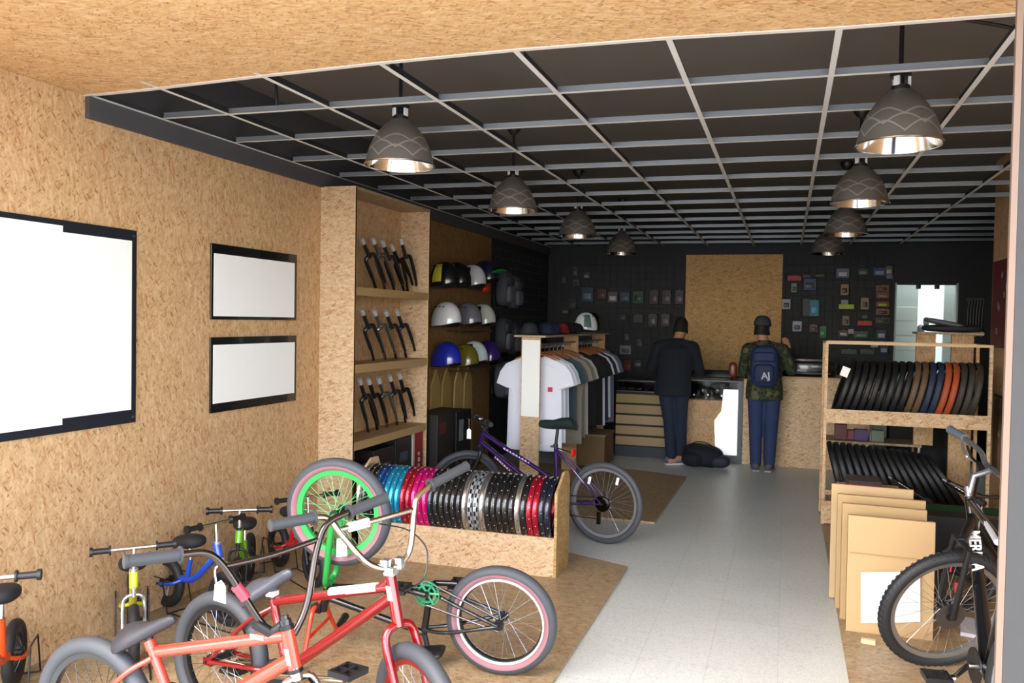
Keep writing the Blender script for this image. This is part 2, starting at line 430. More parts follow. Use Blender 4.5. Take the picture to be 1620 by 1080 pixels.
names = ['nearest lamp of the left row, above the wall posters', 'second lamp of the left row counted from the front', 'third lamp of the left row, above the caps on the clothes rack', 'farthest and smallest lamp of the left row',
         'nearest and largest lamp of the right row, top right of the photo', 'second lamp of the right row, just below the largest lamp', 'third lamp of the right row, half hidden by the second', 'farthest of the right row, above the red saddle']
LP = [(-2.0, 3.945, 2.47), (-1.98, 5.745, 2.473), (-1.94, 7.545, 2.47), (-1.87, 9.345, 2.455), (.46, 3.945, 2.472), (.44, 5.745, 2.47), (.47, 7.545, 2.455), (.41, 9.345, 2.44)]
for p, s in zip(LP, names):
    again(lamp, p, (0, 0, rnd.uniform(0, 1)), 'grey bell lamp, '+s)
# cables looping between lamps above the grid
for i, (a, b) in enumerate((((.46, 3.945, 3.07), (1.55, 4.3, 3.05)), ((-2.0, 3.945, 3.07), (-2.45, 3.5, 3.02)))):
    a, b = V(a), V(b); mid = (a+b)/2-V((0, 0, .09))
    solo(MB().smooth_tube([a, a*.6+b*.4-V((0, 0, .05)), mid+(b-a)*.1, b, b-V((0, 0, .32))], .008, 6), 'power_cable', BLK,
         ['black cable drooping above the grid beside the largest right lamp', 'black cable running above the grid left of the nearest left lamp'][i], 'cable')

# ------------------------------------------------------------ framed posters on the left wall
NAVY = mat('1c2029', .35, key='poster_navy')
def poster(label, y0, y1, z0, z1, wy0, wy1, wz0, wz1, m=NAVY, X=XW, screws=True, extra=None):
    t = thing('wall_poster', label, 'poster', (X+.01, (y0+y1)/2, z0))
    part(MB().b2((X+.001, y0, z0), (X+.012, y1, z1), .002), 'board', m, t, smooth=False)
    mm = MB().b2((X+.0125, wy0, wz0), (X+.0145, wy1, wz1))
    if extra: mm.b2(*extra)
    part(mm, 'white_sheet', PAPER, t, smooth=False)
    if screws:
        for y in (y0+.03, y1-.02):
            for z in (z0+.03, z1-.03): part(MB().cyl((X+.012, y, z), (X+.017, y, z), .008, 10), 'screw', STL, t)
    return t
W = lambda x, y: on_x(x, y, XW+.013)
a, b, c = W(100, 377), W(206, 660), W(0, 350); d_ = W(0, 680)
poster('largest navy edged poster with blank white sheet, at the left edge of the photo', 2.35, 3.50, 1.08, 2.092, W(99, 400).y, W(208, 500).y, 1.15, 2.035,
       extra=((XW+.0125, 2.38, 1.12), (XW+.0145, W(99, 400).y, 2.065)))
poster('upper of the two small black framed posters with blank white sheet', 4.08, 4.96, 1.628, 2.084, 4.10, 4.93, 1.648, 2.025, m=BLKG, screws=False)
poster('lower of the two small black framed posters with blank white sheet', 4.08, 4.965, 1.064, 1.521, 4.10, 4.94, 1.12, 1.475, m=BLKG, screws=False)

# ------------------------------------------------------------ tall bookcase of forks
BX0, BX1, BY0, BY1, BZ = XW+.002, -3.02, 5.27, 6.56, 2.61
t = thing('fork_bookcase', 'tall strand board bookcase against the left wall holding bicycle forks', 'shelf', (-3.16, 5.9, .02))
part(MB().b2((BX0, BY0, .021), (BX1, BY0+.018, BZ)), 'side_panel', OSB_LY, t, smooth=False)
part(MB().b2((BX0, BY1-.018, .021), (BX1, BY1, BZ)), 'side_panel', OSB_LY, t, smooth=False)
part(MB().b2((BX0, BY0+.018, BZ-.02), (BX1-.002, BY1-.018, BZ)), 'top_board', OSB_Z, t, smooth=False)
part(MB().b2((BX0, BY0+.018, .021), (BX0+.012, BY1-.018, BZ-.02)), 'back_panel', OSB_X, t, smooth=False)
SH = [1.88, 1.308, .735]
for z in SH:
    part(MB().b2((BX0+.012, BY0+.018, z-.018), (BX1-.003, BY1-.018, z)).b2((BX1-.02, BY0+.018, z-.062), (BX1-.003, BY1-.018, z-.018)), 'shelf_board', mat('a98a5c', .6, key='shelf_edge', bump=.4, bscale=90), t, smooth=False)
part(MB().b2((BX1-.003, BY0, .021), (BX1, BY0+.02, BZ)), 'edge_strip', PLY, t, smooth=False)
part(MB().b2((BX1-.003, BY1-.02, .021), (BX1, BY1, BZ)), 'edge_strip', PLY, t, smooth=False)

def make_fork(m, st=CHR, name='bicycle_fork', L=.345, S=.165):
    t = thing(name, '', 'bicycle fork', (0, 0, 0), 'bicycle forks on the bookcase')
    part(MB().cyl((0, 0, L), (0, 0, L+S), .0165, 14).cyl((0, 0, L+S), (0, 0, L+S+.0), .0142), 'steerer_tube', m, t)
    part(MB().cyl((0, 0, L+S-.05), (0, 0, L+S+.003), .0185, 14), 'threaded_collar', mat('c9c9cc', .4, .4, key='collar_bright'), t, 'bright threaded steerer top')
    part(MB().cyl((0, 0, L-.02), (0, 0, L+.008), .021, 16), 'crown', m, t)
    for s in (-1, 1):
        part(MB().smooth_tube([(0, 0, L-.008), (s*.03, 0, L-.014), (s*.046, 0, L-.05), (s*.05, .008, .12), (s*.052, .03, .012)], [.0165]*5+[.0175]*5+[.016]*5+[.012]*6, 10), 'fork_leg', m, t)
        part(MB().box((s*.052, .034, .006), (.006, .024, .03)), 'dropout', st, t)
    return t
fmats = [mat('17181a', .3, key='fork_black', coat=.5), mat('2c2622', .25, .6, key='fork_bronze'), mat('96918c', .2, .9, key='fork_chrome_dark')]
fp = {i: make_fork(fmats[i]) for i in range(3)}
rowpx = [[(570, 377), (588, 376), (603, 381), (618, 388), (633, 376)], [(570, 489), (590, 490), (608, 491), (626, 490)], [(567, 598), (581, 598), (597, 597), (615, 593), (630, 590)]]
kinds = [[0, 2, 0, 1, 0], [0, 2, 0, 0], [0, 1, 2, 0, 1]]
cname = ['black', 'bronze black', 'dark chrome']; rown = ['top', 'middle', 'lowest']
ordn = ['first', 'second', 'third', 'fourth', 'fifth']
fx = XW+.17
for r, row in enumerate(rowpx):
    for i, (px, py) in enumerate(row):
        tip = on_x(px, py, fx); hz = tip.z-SH[r]-.003
        ln = .535; ang = math.acos(min(.98, max(.6, hz/ln)))
        loc = V((fx, tip.y+math.sin(ang)*ln, SH[r]+.006+.02*math.sin(ang)))
        fo = again(fp[kinds[r][i]], loc, (ang, 0, math.radians(62)), '%s bicycle fork leaning on the %s fork shelf, %s from the near side panel' % (cname[kinds[r][i]], rown[r], ordn[i]), 'bicycle forks on the bookcase'); fo.rotation_mode = 'ZYX'
# bottom bay: dark boxes and the tall red box
t = thing('product_carton', 'tall red carton with pale lettering standing in the bottom of the fork bookcase', 'box', (-3.12, 6.4, .021))
part(MB().b2((-3.25, 6.34, .021), (-3.035, 6.50, .70), .003), 'carton', mat('8e1f1c', .45, key='carton_red'), t, smooth=False)
part(MB().b2((-3.25, 6.31, .021), (-3.036, 6.338, .70)), 'carton_edge', mat('b9aaa4', .6, key='carton_edge'), t, smooth=False)
mk = MB()
for i in range(7): mk.b2((-3.0345, 6.405, .14+.055*i), (-3.0335, 6.445, .14+.055*i+(.036 if i % 3 else .028)))
part(mk, 'lettering', mat('d9b6ae', .5, key='pale_print'), t, smooth=False)
for i, (y0, y1, z, cc, lb) in enumerate(((5.30, 5.62, .55, '181517', 'black carton with red print'), (5.64, 5.98, .62, '201a1c', 'dark carton'), (6.0, 6.3, .66, '14191c', 'blue black carton'))):
    t = thing('product_carton', lb+' in the bottom of the fork bookcase, %s from the front' % ordn[i], 'box', (-3.15, (y0+y1)/2, .021))
    part(MB().b2((-3.27, y0, .021), (-3.045, y1, z), .003), 'carton', mat(cc, .4, key='c%d' % i), t, smooth=False)
    part(MB().b2((-3.044, y0+.08, z-.2), (-3.0425, y1-.08, z-.12)), 'printed_label', mat(['7d1d1f', '5b5b60', '3a4a52'][i], .5, key='cl%d' % i), t, smooth=False)
# ------------------------------------------------------------ bicycles
class Plane:
    """a bike's own upright plane: a along the bike, b up, s to its left"""
    def __init__(s, o, h, lean=0):
        s.o = V(o); s.F = V((math.cos(h), math.sin(h), 0)); S = V((-math.sin(h), math.cos(h), 0))
        s.U = V((0, 0, 1))*math.cos(lean)+S*math.sin(lean); s.S = s.U.cross(s.F)
    def p(s, a, b, k=0): return s.o+s.F*a+s.U*b+s.S*k
    def px(s, x, y, k=0):
        return on_p(x, y, s.o+s.S*k, s.S)
def wheel(parent, c, ax, R, r, tm, rm, wall=None, spoke=STL, nsp=32, rimw=.015, hubw=.05, knob=False, rimd=.02):
    c = V(c); ax = V(ax).normalized(); Rm = R-r
    Ri = R-2*r+.006
    w = part(MB().lathe([(Ri, -rimw), (Ri+.004, -rimw*.8), (Ri+.002, 0), (Ri+.004, rimw*.8), (Ri, rimw), (Ri-rimd, rimw*.75), (Ri-rimd-.003, 0), (Ri-rimd, -rimw*.75)], c, ax, 72, closed=True), 'wheel_rim', rm, parent)
    pr = []
    for i in range(14):
        t = 2*PI*i/14; pr.append((Rm+math.cos(t)*r*1.0, math.sin(t)*r*.98))
    part(MB().lathe(pr, c, ax, 84, closed=True), 'tyre', tm, w)
    if wall:
        for sgn in (1, -1):
            pr = [(Rm+k3, sgn*(math.sqrt(max(1e-6, r*r-k3*k3))+.0013)) for k3 in [-.026+.0045*i for i in range(6)]]+[(Rm-.003, sgn*r*.9)]
            part(MB().lathe(pr, c, ax, 84), 'sidewall_band', wall, w, 'dusty pink tyre wall')
    hb = MB().tube([c-ax*hubw, c-ax*hubw*.8, c-ax*hubw*.79, c+ax*hubw*.79, c+ax*hubw*.8, c+ax*hubw], [.024, .024, .014, .014, .024, .024], 18)
    hb.tube([c-ax*(hubw+.025), c+ax*(hubw+.025)], .006, 8)
    part(hb, 'hub', BLK, w)
    u, v, _ = frame_of(ax); sm = MB()
    for i in range(nsp):
        t = 2*PI*i/nsp; sd = 1 if i % 2 else -1; off = (.55 if (i//2) % 2 else -.55)
        d0 = u*math.cos(t+off)+v*math.sin(t+off); d1 = u*math.cos(t)+v*math.sin(t)
        sm.tube([c+d0*.022+ax*sd*hubw*.78, c+d1*(Ri-rimd)], .0011, 4)
    part(sm, 'spoke_lacing', spoke, w)
    if knob:
        km = MB(); n = 64
        for i in range(n):
            t = 2*PI*i/n; d = u*math.cos(t)+v*math.sin(t); T = d.cross(ax)
            for sd in (-.6, 0, .6):
                ph = sd*1.1; nn = d*math.cos(ph)+ax*math.sin(ph)
                rot = Matrix((T, ax*math.cos(ph)-d*math.sin(ph), nn)).transposed()
                km.box(c+d*Rm+nn*(r+.0005), (.014, .011, .006), rot)
        part(km, 'tread_blocks', RUBD, w, smooth=False)
    return w
def saddle(parent, tail, nose, up, m, w=.13, thick=.045, label=None):
    tail, nose, up = V(tail), V(nose), V(up).normalized(); d = nose-tail; s = d.normalized().cross(up).normalized(); up = s.cross(d.normalized()) * 1
    secs = []
    for t, ww, h, z in ((0, .25, .4, -.2), (.05, .75, .8, 0), (.18, 1, 1, .12), (.38, .82, 1, .1), (.6, .42, .85, -.02), (.85, .27, .8, 0), (.97, .2, .6, .03), (1, .1, .3, .02)):
        c = tail+d*t+up*z*thick; ring = []
        for i in range(14):
            a = 2*PI*i/14; ring.append(c+s*math.cos(a)*w/2*ww+up*(math.sin(a) if math.sin(a) > 0 else math.sin(a)*.75)*thick/2*h)
        secs.append(ring)
    return part(MB().loft(secs), 'saddle', m, parent, label)
def pedal(parent, c, ax, m):
    c = V(c); ax = V(ax).normalized(); u, v, _ = frame_of(ax); R = Matrix((u, v, ax)).transposed()
    mb = MB().box(c, (.095, .016, .012), R).box(c+ax*.0, (.012, .018, .1), R)
    for s in (-1, 1): mb.box(c+u*s*.042, (.012, .02, .1), R).box(c+ax*s*.045, (.094, .02, .012), R)
    for s in (-.7, 0, .7):
        for q in (-1, 1): mb.cyl(c+u*s*.06+ax*q*.035-v*.014, c+u*s*.06+ax*q*.035+v*.014, .0025, 6)
    return part(mb, 'pedal', m, parent, smooth=False)
def bars(t, pts, r, m, grips, gm, cross=None, label=None, flange=True, sub=6):
    hb = MB().smooth_tube(pts, r, 12, sub)
    if cross: hb.smooth_tube(cross, r*.8, 10, 4)
    h = part(hb, 'handlebar', m, t, label)
    for a, b in grips:
        a, b = V(a), V(b); d = (b-a).normalized(); g = MB(); n = 14; prs = [a]; rr = [r+.005]
        pts_ = [a+(b-a)*i/(n*2) for i in range(n*2+1)]; rad = [r+.0065+(.0012 if i % 2 else 0) for i in range(n*2+1)]
        g.tube(pts_, rad, 16)
        if flange: g.tube([a, a+d*.006], .026, 20)
        g.tube([b-d*.006, b+d*.002], r+.009, 16)
        part(g, 'grip', gm, h)
    return h
def frame_tubes(t, P, m, ht, hb, sc, bb, hub, ttA, ttB, dtA, rt=.018, rd=.0215, rs=.009, hr=.021, hubw=.06, name='frame', bow=None):
    S = P.S; f = MB()
    f.tube([ht, hb], hr, 16).tube([ttA, ttB], rt, 14).tube([dtA, bb], rd, 14).tube([sc, bb], .0165, 12)
    f.tube([bb-S*.037, bb+S*.037], .022, 16)
    for s in (-1, 1):
        f.smooth_tube([sc+(bb-sc)*.1+S*s*.012, sc+(hub-sc)*.35+S*s*.04, hub+S*s*hubw], rs, 8, 4)
        f.smooth_tube([bb+S*s*.02, bb+(hub-bb)*.35+S*s*.042, hub+S*s*hubw], rs, 8, 4)
        f.box(hub+S*s*hubw, (.045, .006, .028), Matrix((P.F, S, P.U)).transposed())
    return part(f, name, m, t)
def fork_legs(t, crown, axle, S, m, axis_up, wd=.058, r=.014, name='fork'):
    f = MB(); au = V(axis_up)
    f.tube([crown+au*.03, crown-au*.008], .021, 14)
    for s in (-1, 1):
        f.smooth_tube([crown+S*s*.008, crown-au*.012+S*s*.045, crown-au*.05+S*s*wd, crown*.45+axle*.55+S*s*wd+ (crown-axle)*0, axle+S*s*wd], [r]*18+[r*.8]*3, 10, 5) if 0 else \
        f.smooth_tube([crown+S*s*.008, crown-au*.012+S*s*.042, crown-au*.055+S*s*wd, crown*.45+axle*.55+S*s*wd, axle+S*s*wd], r, 10, 5)
        f.cyl(axle+S*s*(wd-.008), axle+S*s*(wd+.014), .011, 10)
    return part(f, name, m, t)
def unit(az, el=0): return V((math.cos(az)*math.cos(el), math.sin(az)*math.cos(el), math.sin(el)))
def tag_sheet(t, pts, m=PAPER, name='price_tag'):
    pts = [V(p) for p in pts]; n = (pts[1]-pts[0]).cross(pts[2]-pts[0]).normalized()
    return part(MB().prism(pts, n*.0012), name, m, t, smooth=False)

# ---- coral BMX in front
CORAL = mat('b03422', .28, key='coral_paint', coat=.6); RED = mat('76060f', .22, .1, key='red_paint', coat=.8)
P = Plane((-2.251, 2.214, .019), -.0604, -.0)
t = thing('bmx_bike', 'coral pink BMX bike with dark chrome handlebar, nearest the camera at bottom left', 'bicycle', P.p(.45, 0))
R = .262; hub = P.p(0, R); bb = P.p(.37, .29)
ht, hb, sc = P.px(453, 990), P.px(467, 1060), P.px(241, 1026)
hd = (ht-hb).normalized()
frame_tubes(t, P, CORAL, ht, hb, sc, bb, hub, P.px(250, 1030), P.px(452, 1005), P.px(462, 1042), rt=.0195, rd=.0235)
wheel(t, hub, P.S, R, .029, RUB, mat('202225', .35, key='rim_black', coat=.3), spoke=mat('3a3a3c', .3, .8, key='spoke_dark'), nsp=36)
tag = MB().lathe([(R-.048, -.0305), (R-.028, -.0292), (R-.028, -.0296), (R-.048, -.0309)], hub, P.S, 84)
steer = math.radians(-32); F2 = unit(steer); 
S2 = hd.cross(F2).normalized(); F2 = S2.cross(hd).normalized()
axle = hb-hd*.335+F2*.03; axle.z = .019+R
fork_legs(t, hb-hd*.02, axle, S2, CHR, hd)
wheel(t, axle, S2, R, .029, RUBD, BLK, spoke=mat('3a3a3c', .3, .8, key='spoke_dark'), nsp=36)
part(MB().tube([ht, ht+hd*.022], .019, 14).tube([ht+hd*.022, ht+hd*.034], .014, 14), 'headset_cap', BLKG, t)
part(MB().tube([ht-hd*.01+V((0, 0, 0)), ht+hd*.004], .0235, 16).tube([hb-hd*.006, hb+hd*.006], .0235, 16), 'headset_cup', mat('30302f', .3, .8, key='cup'), t)
part(MB().box(ht*.35+hb*.65+(-P.S)*.0215, (.014, .003, .05), Matrix((P.F, P.S, hd)).transposed()), 'head_badge', mat('e8d5d2', .5, key='badge_pale'), t)
part(MB().box(P.px(413, 1004)-P.S*.0195, (.05, .002, .014), Matrix((P.F, P.S, P.U)).transposed()), 'frame_decal', mat('efd3cb', .4, key='decal_pale'), t)
# seat
part(MB().tube([sc, sc+(sc-bb).normalized()*.03], .019, 12), 'seat_clamp', CORAL, t)
part(MB().tube([sc, P.px(236, 1006)], .0125, 12), 'seat_post', BLK, t)
tl, ns = P.px(184, 1018), P.px(278, 979)
saddle(t, tl, ns, P.U-P.S*.6, mat('232228', .55, key='saddle_grey', bump=.2), w=.12, thick=.06)
# bars lie in their own plane, turned with the steering
d = unit(math.radians(58.05), math.radians(4.84)); n = d.cross(hd).normalized()
# the stem is turned back, so the bar's plane passes just behind the head tube
C0 = ht-F2*.05
def bp(x, y): return on_p(x, y, C0, n)
BARM = mat('4a4340', .14, .95, key='bar_dark_chrome')
pts = [bp(197, 888), bp(240, 883), bp(288, 877), bp(326, 875), bp(352, 893), bp(384, 940), bp(413, 984), bp(432, 1001), bp(455, 1008), bp(468, 997), bp(487, 950), bp(501, 870), bp(517, 829), bp(552, 810), bp(580, 799), bp(610, 787)]
bars(t, pts, .0112, BARM, [(bp(287, 877), bp(197, 888)), (bp(552, 810), bp(610, 787))], mat('303236', .6, key='grip_grey'), cross=[bp(354, 896), bp(430, 878), bp(503, 853)], label='dark chrome four piece BMX handlebar')
part(MB().tube([bp(404, 986), bp(428, 1000)], .017, 14).tube([bp(428, 1000), ht+hd*.01], .014, 12), 'stem', BLK, t)
part(MB().tube([bb-P.S*.06, bb-P.S*.062], .055, 28).tube([bb-P.S*.07, bb+P.S*.07], .012, 12), 'chainring', BLK, t)
cr = part(MB().tube([bb-P.S*.07, P.p(.54, .27, -.07)], .012, 10).tube([bb+P.S*.07, P.p(.20, .31, .07)], .012, 10), 'crank', CHR, t)
pedal(cr, P.p(.54, .27, -.13), P.S, BLK); pedal(cr, P.p(.20, .31, .13), P.S, BLK)
tag_sheet(t, [bp(340, 924), bp(350, 917), bp(357, 927), bp(357, 955), bp(338, 949)])
part(MB().tube([bp(373, 926), bp(389, 946)], .0165, 12), 'bar_decal', mat('a83444', .4, key='bar_decal'), t)

# ---- red BMX
P = Plane((-2.158, 2.722, .019), -.2036, .051)
t = thing('bmx_bike', 'metallic red BMX bike with bright chrome handlebar and white band on its top tube', 'bicycle', P.p(.45, 0))
hub = P.p(0, R); bb = P.p(.37, .29)
ht, hb, sc = P.px(617, 908), P.px(629, 980), P.px(432, 948); hd = (ht-hb).normalized()
frame_tubes(t, P, RED, ht, hb, sc, bb, hub, P.px(436, 951), P.px(618, 928), P.px(619, 945), rt=.017, rd=.021)
part(MB().tube([P.px(600, 931), P.px(618, 915)], .016, 10), 'frame_gusset', RED, t)
part(MB().tube([P.px(524, 937), P.px(598, 929)], .0185, 14), 'frame_decal', WHT, t, 'blank white band round the top tube')
part(MB().box(ht*.6+hb*.4-P.S*.0205, (.02, .003, .05), Matrix((P.F, P.S, hd)).transposed()), 'head_badge', mat('e6c9c9', .5, key='badge_pink'), t)
wheel(t, hub, P.S, R, .030, RUB, BLK, spoke=STL, nsp=36)
steer = math.radians(-31.6); F2 = unit(steer); S2 = hd.cross(F2).normalized(); F2 = S2.cross(hd).normalized()
axle = hb-hd*.335+F2*.03; axle.z = .019+R
fork_legs(t, hb-hd*.015, axle, S2, RED, hd, wd=.06, r=.0155)
wheel(t, axle, S2, R, .030, RUB, mat('8e1220', .25, .4, key='rim_red', coat=.4), spoke=STL, nsp=36)
part(MB().tube([ht, ht+hd*.02], .022, 14), 'headset_cap', BLKG, t)
part(MB().box(P.px(431, 938), (.035, .035, .018)), 'seat_clamp', WHT, t)
part(MB().tube([sc, P.px(427, 928)], .0125, 12), 'seat_post', BLK, t)
saddle(t, P.px(388, 948), P.px(463, 905), P.U-P.S*.6, mat('3e3f48', .35, key='saddle_silver'), w=.13, thick=.07, label='silvery grey saddle tilted nose up')
d = unit(math.radians(58.4), math.radians(6)); n = d.cross(hd).normalized(); C0 = ht+F2*.05
WC = mat('bfb6ac', .14, 1, key='bar_chrome')
pts = [bp(428, 831), bp(465, 824), bp(498, 818), bp(521, 822), bp(540, 845), bp(575, 885), bp(597, 897), bp(619, 899), bp(640, 885), bp(650, 862), bp(655, 811), bp(660, 787), bp(680, 769), bp(708, 752), bp(738, 737)]
bars(t, pts, .0112, WC, [(bp(498, 818), bp(428, 831)), (bp(680, 768), bp(738, 737))], mat('323438', .6, key='grip_mid'), cross=[bp(535, 838), bp(600, 821), bp(656, 805)], label='bright chrome BMX handlebar')
part(MB().tube([bp(552, 834), bp(582, 826)], .017, 12), 'crossbar_pad', mat('dedfe2', .5, key='pad'), t)
part(MB().box(bp(610, 893), (.03, .035, .04), bevel=.004).box(bp(632, 890), (.03, .035, .04), bevel=.004).box(bp(619, 902), (.04, .05, .03), bevel=.004), 'stem', mat('c9cdd2', .25, .9, key='stem_silver'), t)
part(MB().smooth_tube([bp(600, 828), bp(645, 838), bp(672, 862), bp(676, 890), bp(668, 918), P.px(640, 935)], .0028, 6, 6), 'brake_cable', BLK, t)
cr = part(MB().tube([bb-P.S*.07, P.px(545, 1076, -.07)], .0115, 10).tube([bb-P.S*.075, bb+P.S*.075], .012, 12).tube([bb+P.S*.07, bb*2-P.px(545, 1076, -.07)+P.S*.0], .0115, 10), 'crank', WC, t)
pedal(cr, P.px(551, 1062, -.12), P.S, BLK); pedal(cr, bb*2-P.px(551, 1062, -.12), P.S, BLK)
part(MB().tube([bb-P.S*.052, bb-P.S*.056], .06, 28), 'chainring', BLK, t)

# ---- black BMX standing upside down on bars, saddle and rear wheel
P = Plane((-1.225, 3.515, .019), .0929, -.109)
t = thing('bmx_bike', 'upside down black BMX bike with green front rim, green fork and green chainring', 'bicycle', P.p(-.3, 0))
PINK = mat('8a6068', .65, key='pink_wall'); GRN = mat('1f8a3a', .35, key='green_paint', coat=.4)
hub = P.p(0, R); fh = P.p(-.782, R+.465); bb = P.px(681, 931); sc = P.px(671, 1001)
ht, hb = P.px(513, 956), P.px(521, 922)
frame_tubes(t, P, BLKG, ht, hb, sc, bb, hub, P.px(519, 945), sc, P.px(521, 928), rt=.0155, rd=.017)
wheel(t, hub, P.S, R, .030, RUB, BLK, wall=PINK, nsp=36, rimd=.016)
part(MB().lathe([(R-.057, -.0225), (R-.0645, -.0225), (R-.0645, -.013), (R-.057, -.013)], hub, P.S, 84, closed=True).lathe([(R-.057, .0225), (R-.0645, .0225), (R-.0645, .013), (R-.057, .013)], hub, P.S, 84, closed=True), 'rim_line', WHT, t, 'white rim edge line')
up = (hb-ht).normalized()
fork_legs(t, P.px(521, 920), fh, P.S, GRN, -up, wd=.058, r=.016)
wheel(t, fh, P.S, R, .030, RUB, mat('2f9e4c', .3, key='rim_green', coat=.4), wall=PINK, nsp=36, spoke=mat('59b870', .4, key='spoke_green'), rimd=.026)
u_, v_, _ = frame_of(P.S); c = bb-P.S*.05
cm = MB().lathe([(.056, -.003), (.062, -.003), (.062, .003), (.056, .003)], c, P.S, 40, closed=True).lathe([(.036, -.0025), (.047, -.0025), (.047, .0025), (.036, .0025)], c, P.S, 40, closed=True)
cm.tube([c-P.S*.003, c+P.S*.003], .018, 16)
for i in range(6):
    a = PI*i/3; dd = u_*math.cos(a)+v_*math.sin(a); cm.tube([c+dd*.012, c+dd*.06], .006, 6)
part(cm, 'chainring', mat('1e7a54', .4, key='green_teal'), t, 'green chainring')
ch = MB(); h2 = hub-P.S*.05
ch.tube([c+P.U*.058, h2+P.U*.03], .005, 6).tube([c-P.U*.058, h2-P.U*.03], .005, 6)
part(ch, 'chain', DCHR, t)
cr = part(MB().tube([bb-P.S*.065, P.px(634, 930, -.065)], .0135, 10).tube([bb-P.S*.07, bb+P.S*.07], .013, 12).tube([bb+P.S*.065, P.px(724, 923, .065)], .0135, 10), 'crank', mat('3a3a3c', .25, .8, key='crank_dark'), t)
pedal(cr, P.px(630, 930, -.12), P.S, BLK); pedal(cr, P.px(728, 923, .12), P.S, BLK)
part(MB().tube([sc, P.px(676, 1020)], .0125, 10), 'seat_post', BLK, t)
saddle(t, P.px(703, 1030, -.0), P.px(650, 1026), -P.U, BLK, w=.13, thick=.05)
g0 = P.px(500, 963)
RB = mat('c83a1e', .35, key='bar_red', coat=.3)
pts = [P.px(505, 1004, -.30), P.px(498, 1000, -.2), P.px(498, 965, -.17), P.px(503, 961, 0), P.px(510, 965, .17), P.px(520, 985, .2), P.px(530, 983, .3)]
pts = [P.p(-.86, .05, s*.34) if abs(s) == 1 else P.p(-.87, .24, s*.34) for s in (-1, -.55, .0, .55, 1)]
q0 = P.px(503, 961); la = (q0-P.o).dot(P.F); lb = (q0-P.o).dot(P.U)
pts = [P.p(la-.02, .035, -.33), P.p(la-.0, .035, -.19), P.p(la, lb, -.06), P.p(la, lb, 0), P.p(la, lb, .06), P.p(la-.0, .035, .19), P.p(la-.02, .035, .33)]
bars(t, pts, .011, RB, [(pts[1], pts[0]), (pts[5], pts[6])], BLK, cross=[pts[1]*.5+pts[2]*.5, pts[5]*.5+pts[4]*.5], label='orange red handlebar resting on the platform', flange=False)
part(MB().tube([ht, ht-up*.03], .02, 12).box(q0, (.05, .05, .035)), 'stem', BLK, t)
tag_sheet(t, [P.px(533, 852, -.07), P.px(548, 850, -.07), P.px(549, 879, -.07), P.px(532, 881, -.07)])

# ---- purple youth mountain bike
P = Plane((-1.271, 5.913, .001), 2.96, 0)
t = thing('mountain_bike', 'purple youth mountain bike with black saddle and red rear reflector, behind the rim rack', 'bicycle', P.p(.5, 0))
PUR = mat('301458', .25, .3, key='purple_paint', coat=.7); R2 = .305
hub = P.p(0, R2); bb = P.p(.40, .26); sc = P.p(.416, .70); ht, hb = P.p(1.055, .765), P.p(1.095, .64); hd = (ht-hb).normalized()
f = MB().tube([ht, hb], .02, 14).tube([P.px(867, 752), P.px(764, 685)], .017, 12).tube([P.p(.42, .27), P.px(760, 698)], .019, 12).tube([bb, sc], .016, 12)
f.tube([bb-P.S*.035, bb+P.S*.035], .022, 14)
for s in (-1, 1):
    f.smooth_tube([sc-P.U*.03+P.S*s*.015, sc*.6+hub*.4+P.S*s*.045, hub+P.S*s*.06], .008, 8, 4).smooth_tube([bb+P.S*s*.02, bb*.6+hub*.4+P.S*s*.045, hub+P.S*s*.06], .009, 8, 4)
part(f, 'frame', PUR, t)
for s in (1, -1):
    for (x0, y0, x1, y1, n_, h_) in ((838, 731, 795, 706, 9, .0175), (808, 743, 782, 719, 7, .0195)):
        dc = MB(); q0, q1 = P.px(x0, y0), P.px(x1, y1); dd = (q1-q0).normalized(); nn = dd.cross(P.S)
        for i in range(n_): dc.box(q0+(q1-q0)*i/n_+P.S*s*h_, (.017 if i % 3 else .01, .002, .011), Matrix((dd, P.S, nn)).transposed())
        dc.box(q0+(q1-q0)*.45+P.S*s*h_-nn*.006, ((q1-q0).length*.95, .0015, .002), Matrix((dd, P.S, nn)).transposed())
        part(dc, 'frame_decal', mat('d9b6dc', .4, key='decal_pink'), t, 'pale dashes of lettering')
wheel(t, hub, P.S, R2, .026, mat('404147', .6, key='tyre_mid', bump=.2), mat('c4c6ca', .3, .8, key='rim_alloy'), spoke=mat('b8bac0', .3, .9, key='spoke_b'), nsp=36, hubw=.055)
az = math.radians(215); F2 = unit(az); S2 = hd.cross(F2).normalized(); F2 = S2.cross(hd).normalized()
axle = hb-hd*.33+F2*.035; axle.z = R2+.002
fork_legs(t, hb-hd*.02, axle, S2, BLK, hd, wd=.055, r=.016)
wheel(t, axle, S2, R2, .026, mat('404147', .6, key='tyre_mid', bump=.2), mat('4a4b50', .4, key='rimd'), nsp=36)
d = (-S2); c0 = ht+hd*.05+F2*.04; d = V((d.x, d.y, 0)).normalized()
pts = [c0-d*.29, c0-d*.17, c0-d*.06+V((0, 0, -.0)), c0, c0+d*.06, c0+d*.17, c0+d*.29]
for q in (0, 1, 5, 6): pts[q] = pts[q]+V((0, 0, .03))
h = bars(t, pts, .011, BLK, [(pts[1], pts[0]), (pts[5], pts[6])], BLKM)
part(MB().tube([ht, ht+hd*.03], .021, 12).tube([ht+hd*.035, c0], .02, 12), 'stem', BLK, t)
part(MB().blob(c0+V((0, 0, .035))+d*.05, (.045, .045, .03), p=1), 'bell', CHR, t)
for s in (-1, 1): part(MB().smooth_tube([c0+d*s*.15+V((0, 0, .02)), c0+d*s*.19+F2*.05, c0+d*s*.26+F2*.06], .005, 6), 'brake_lever', BLK, t)
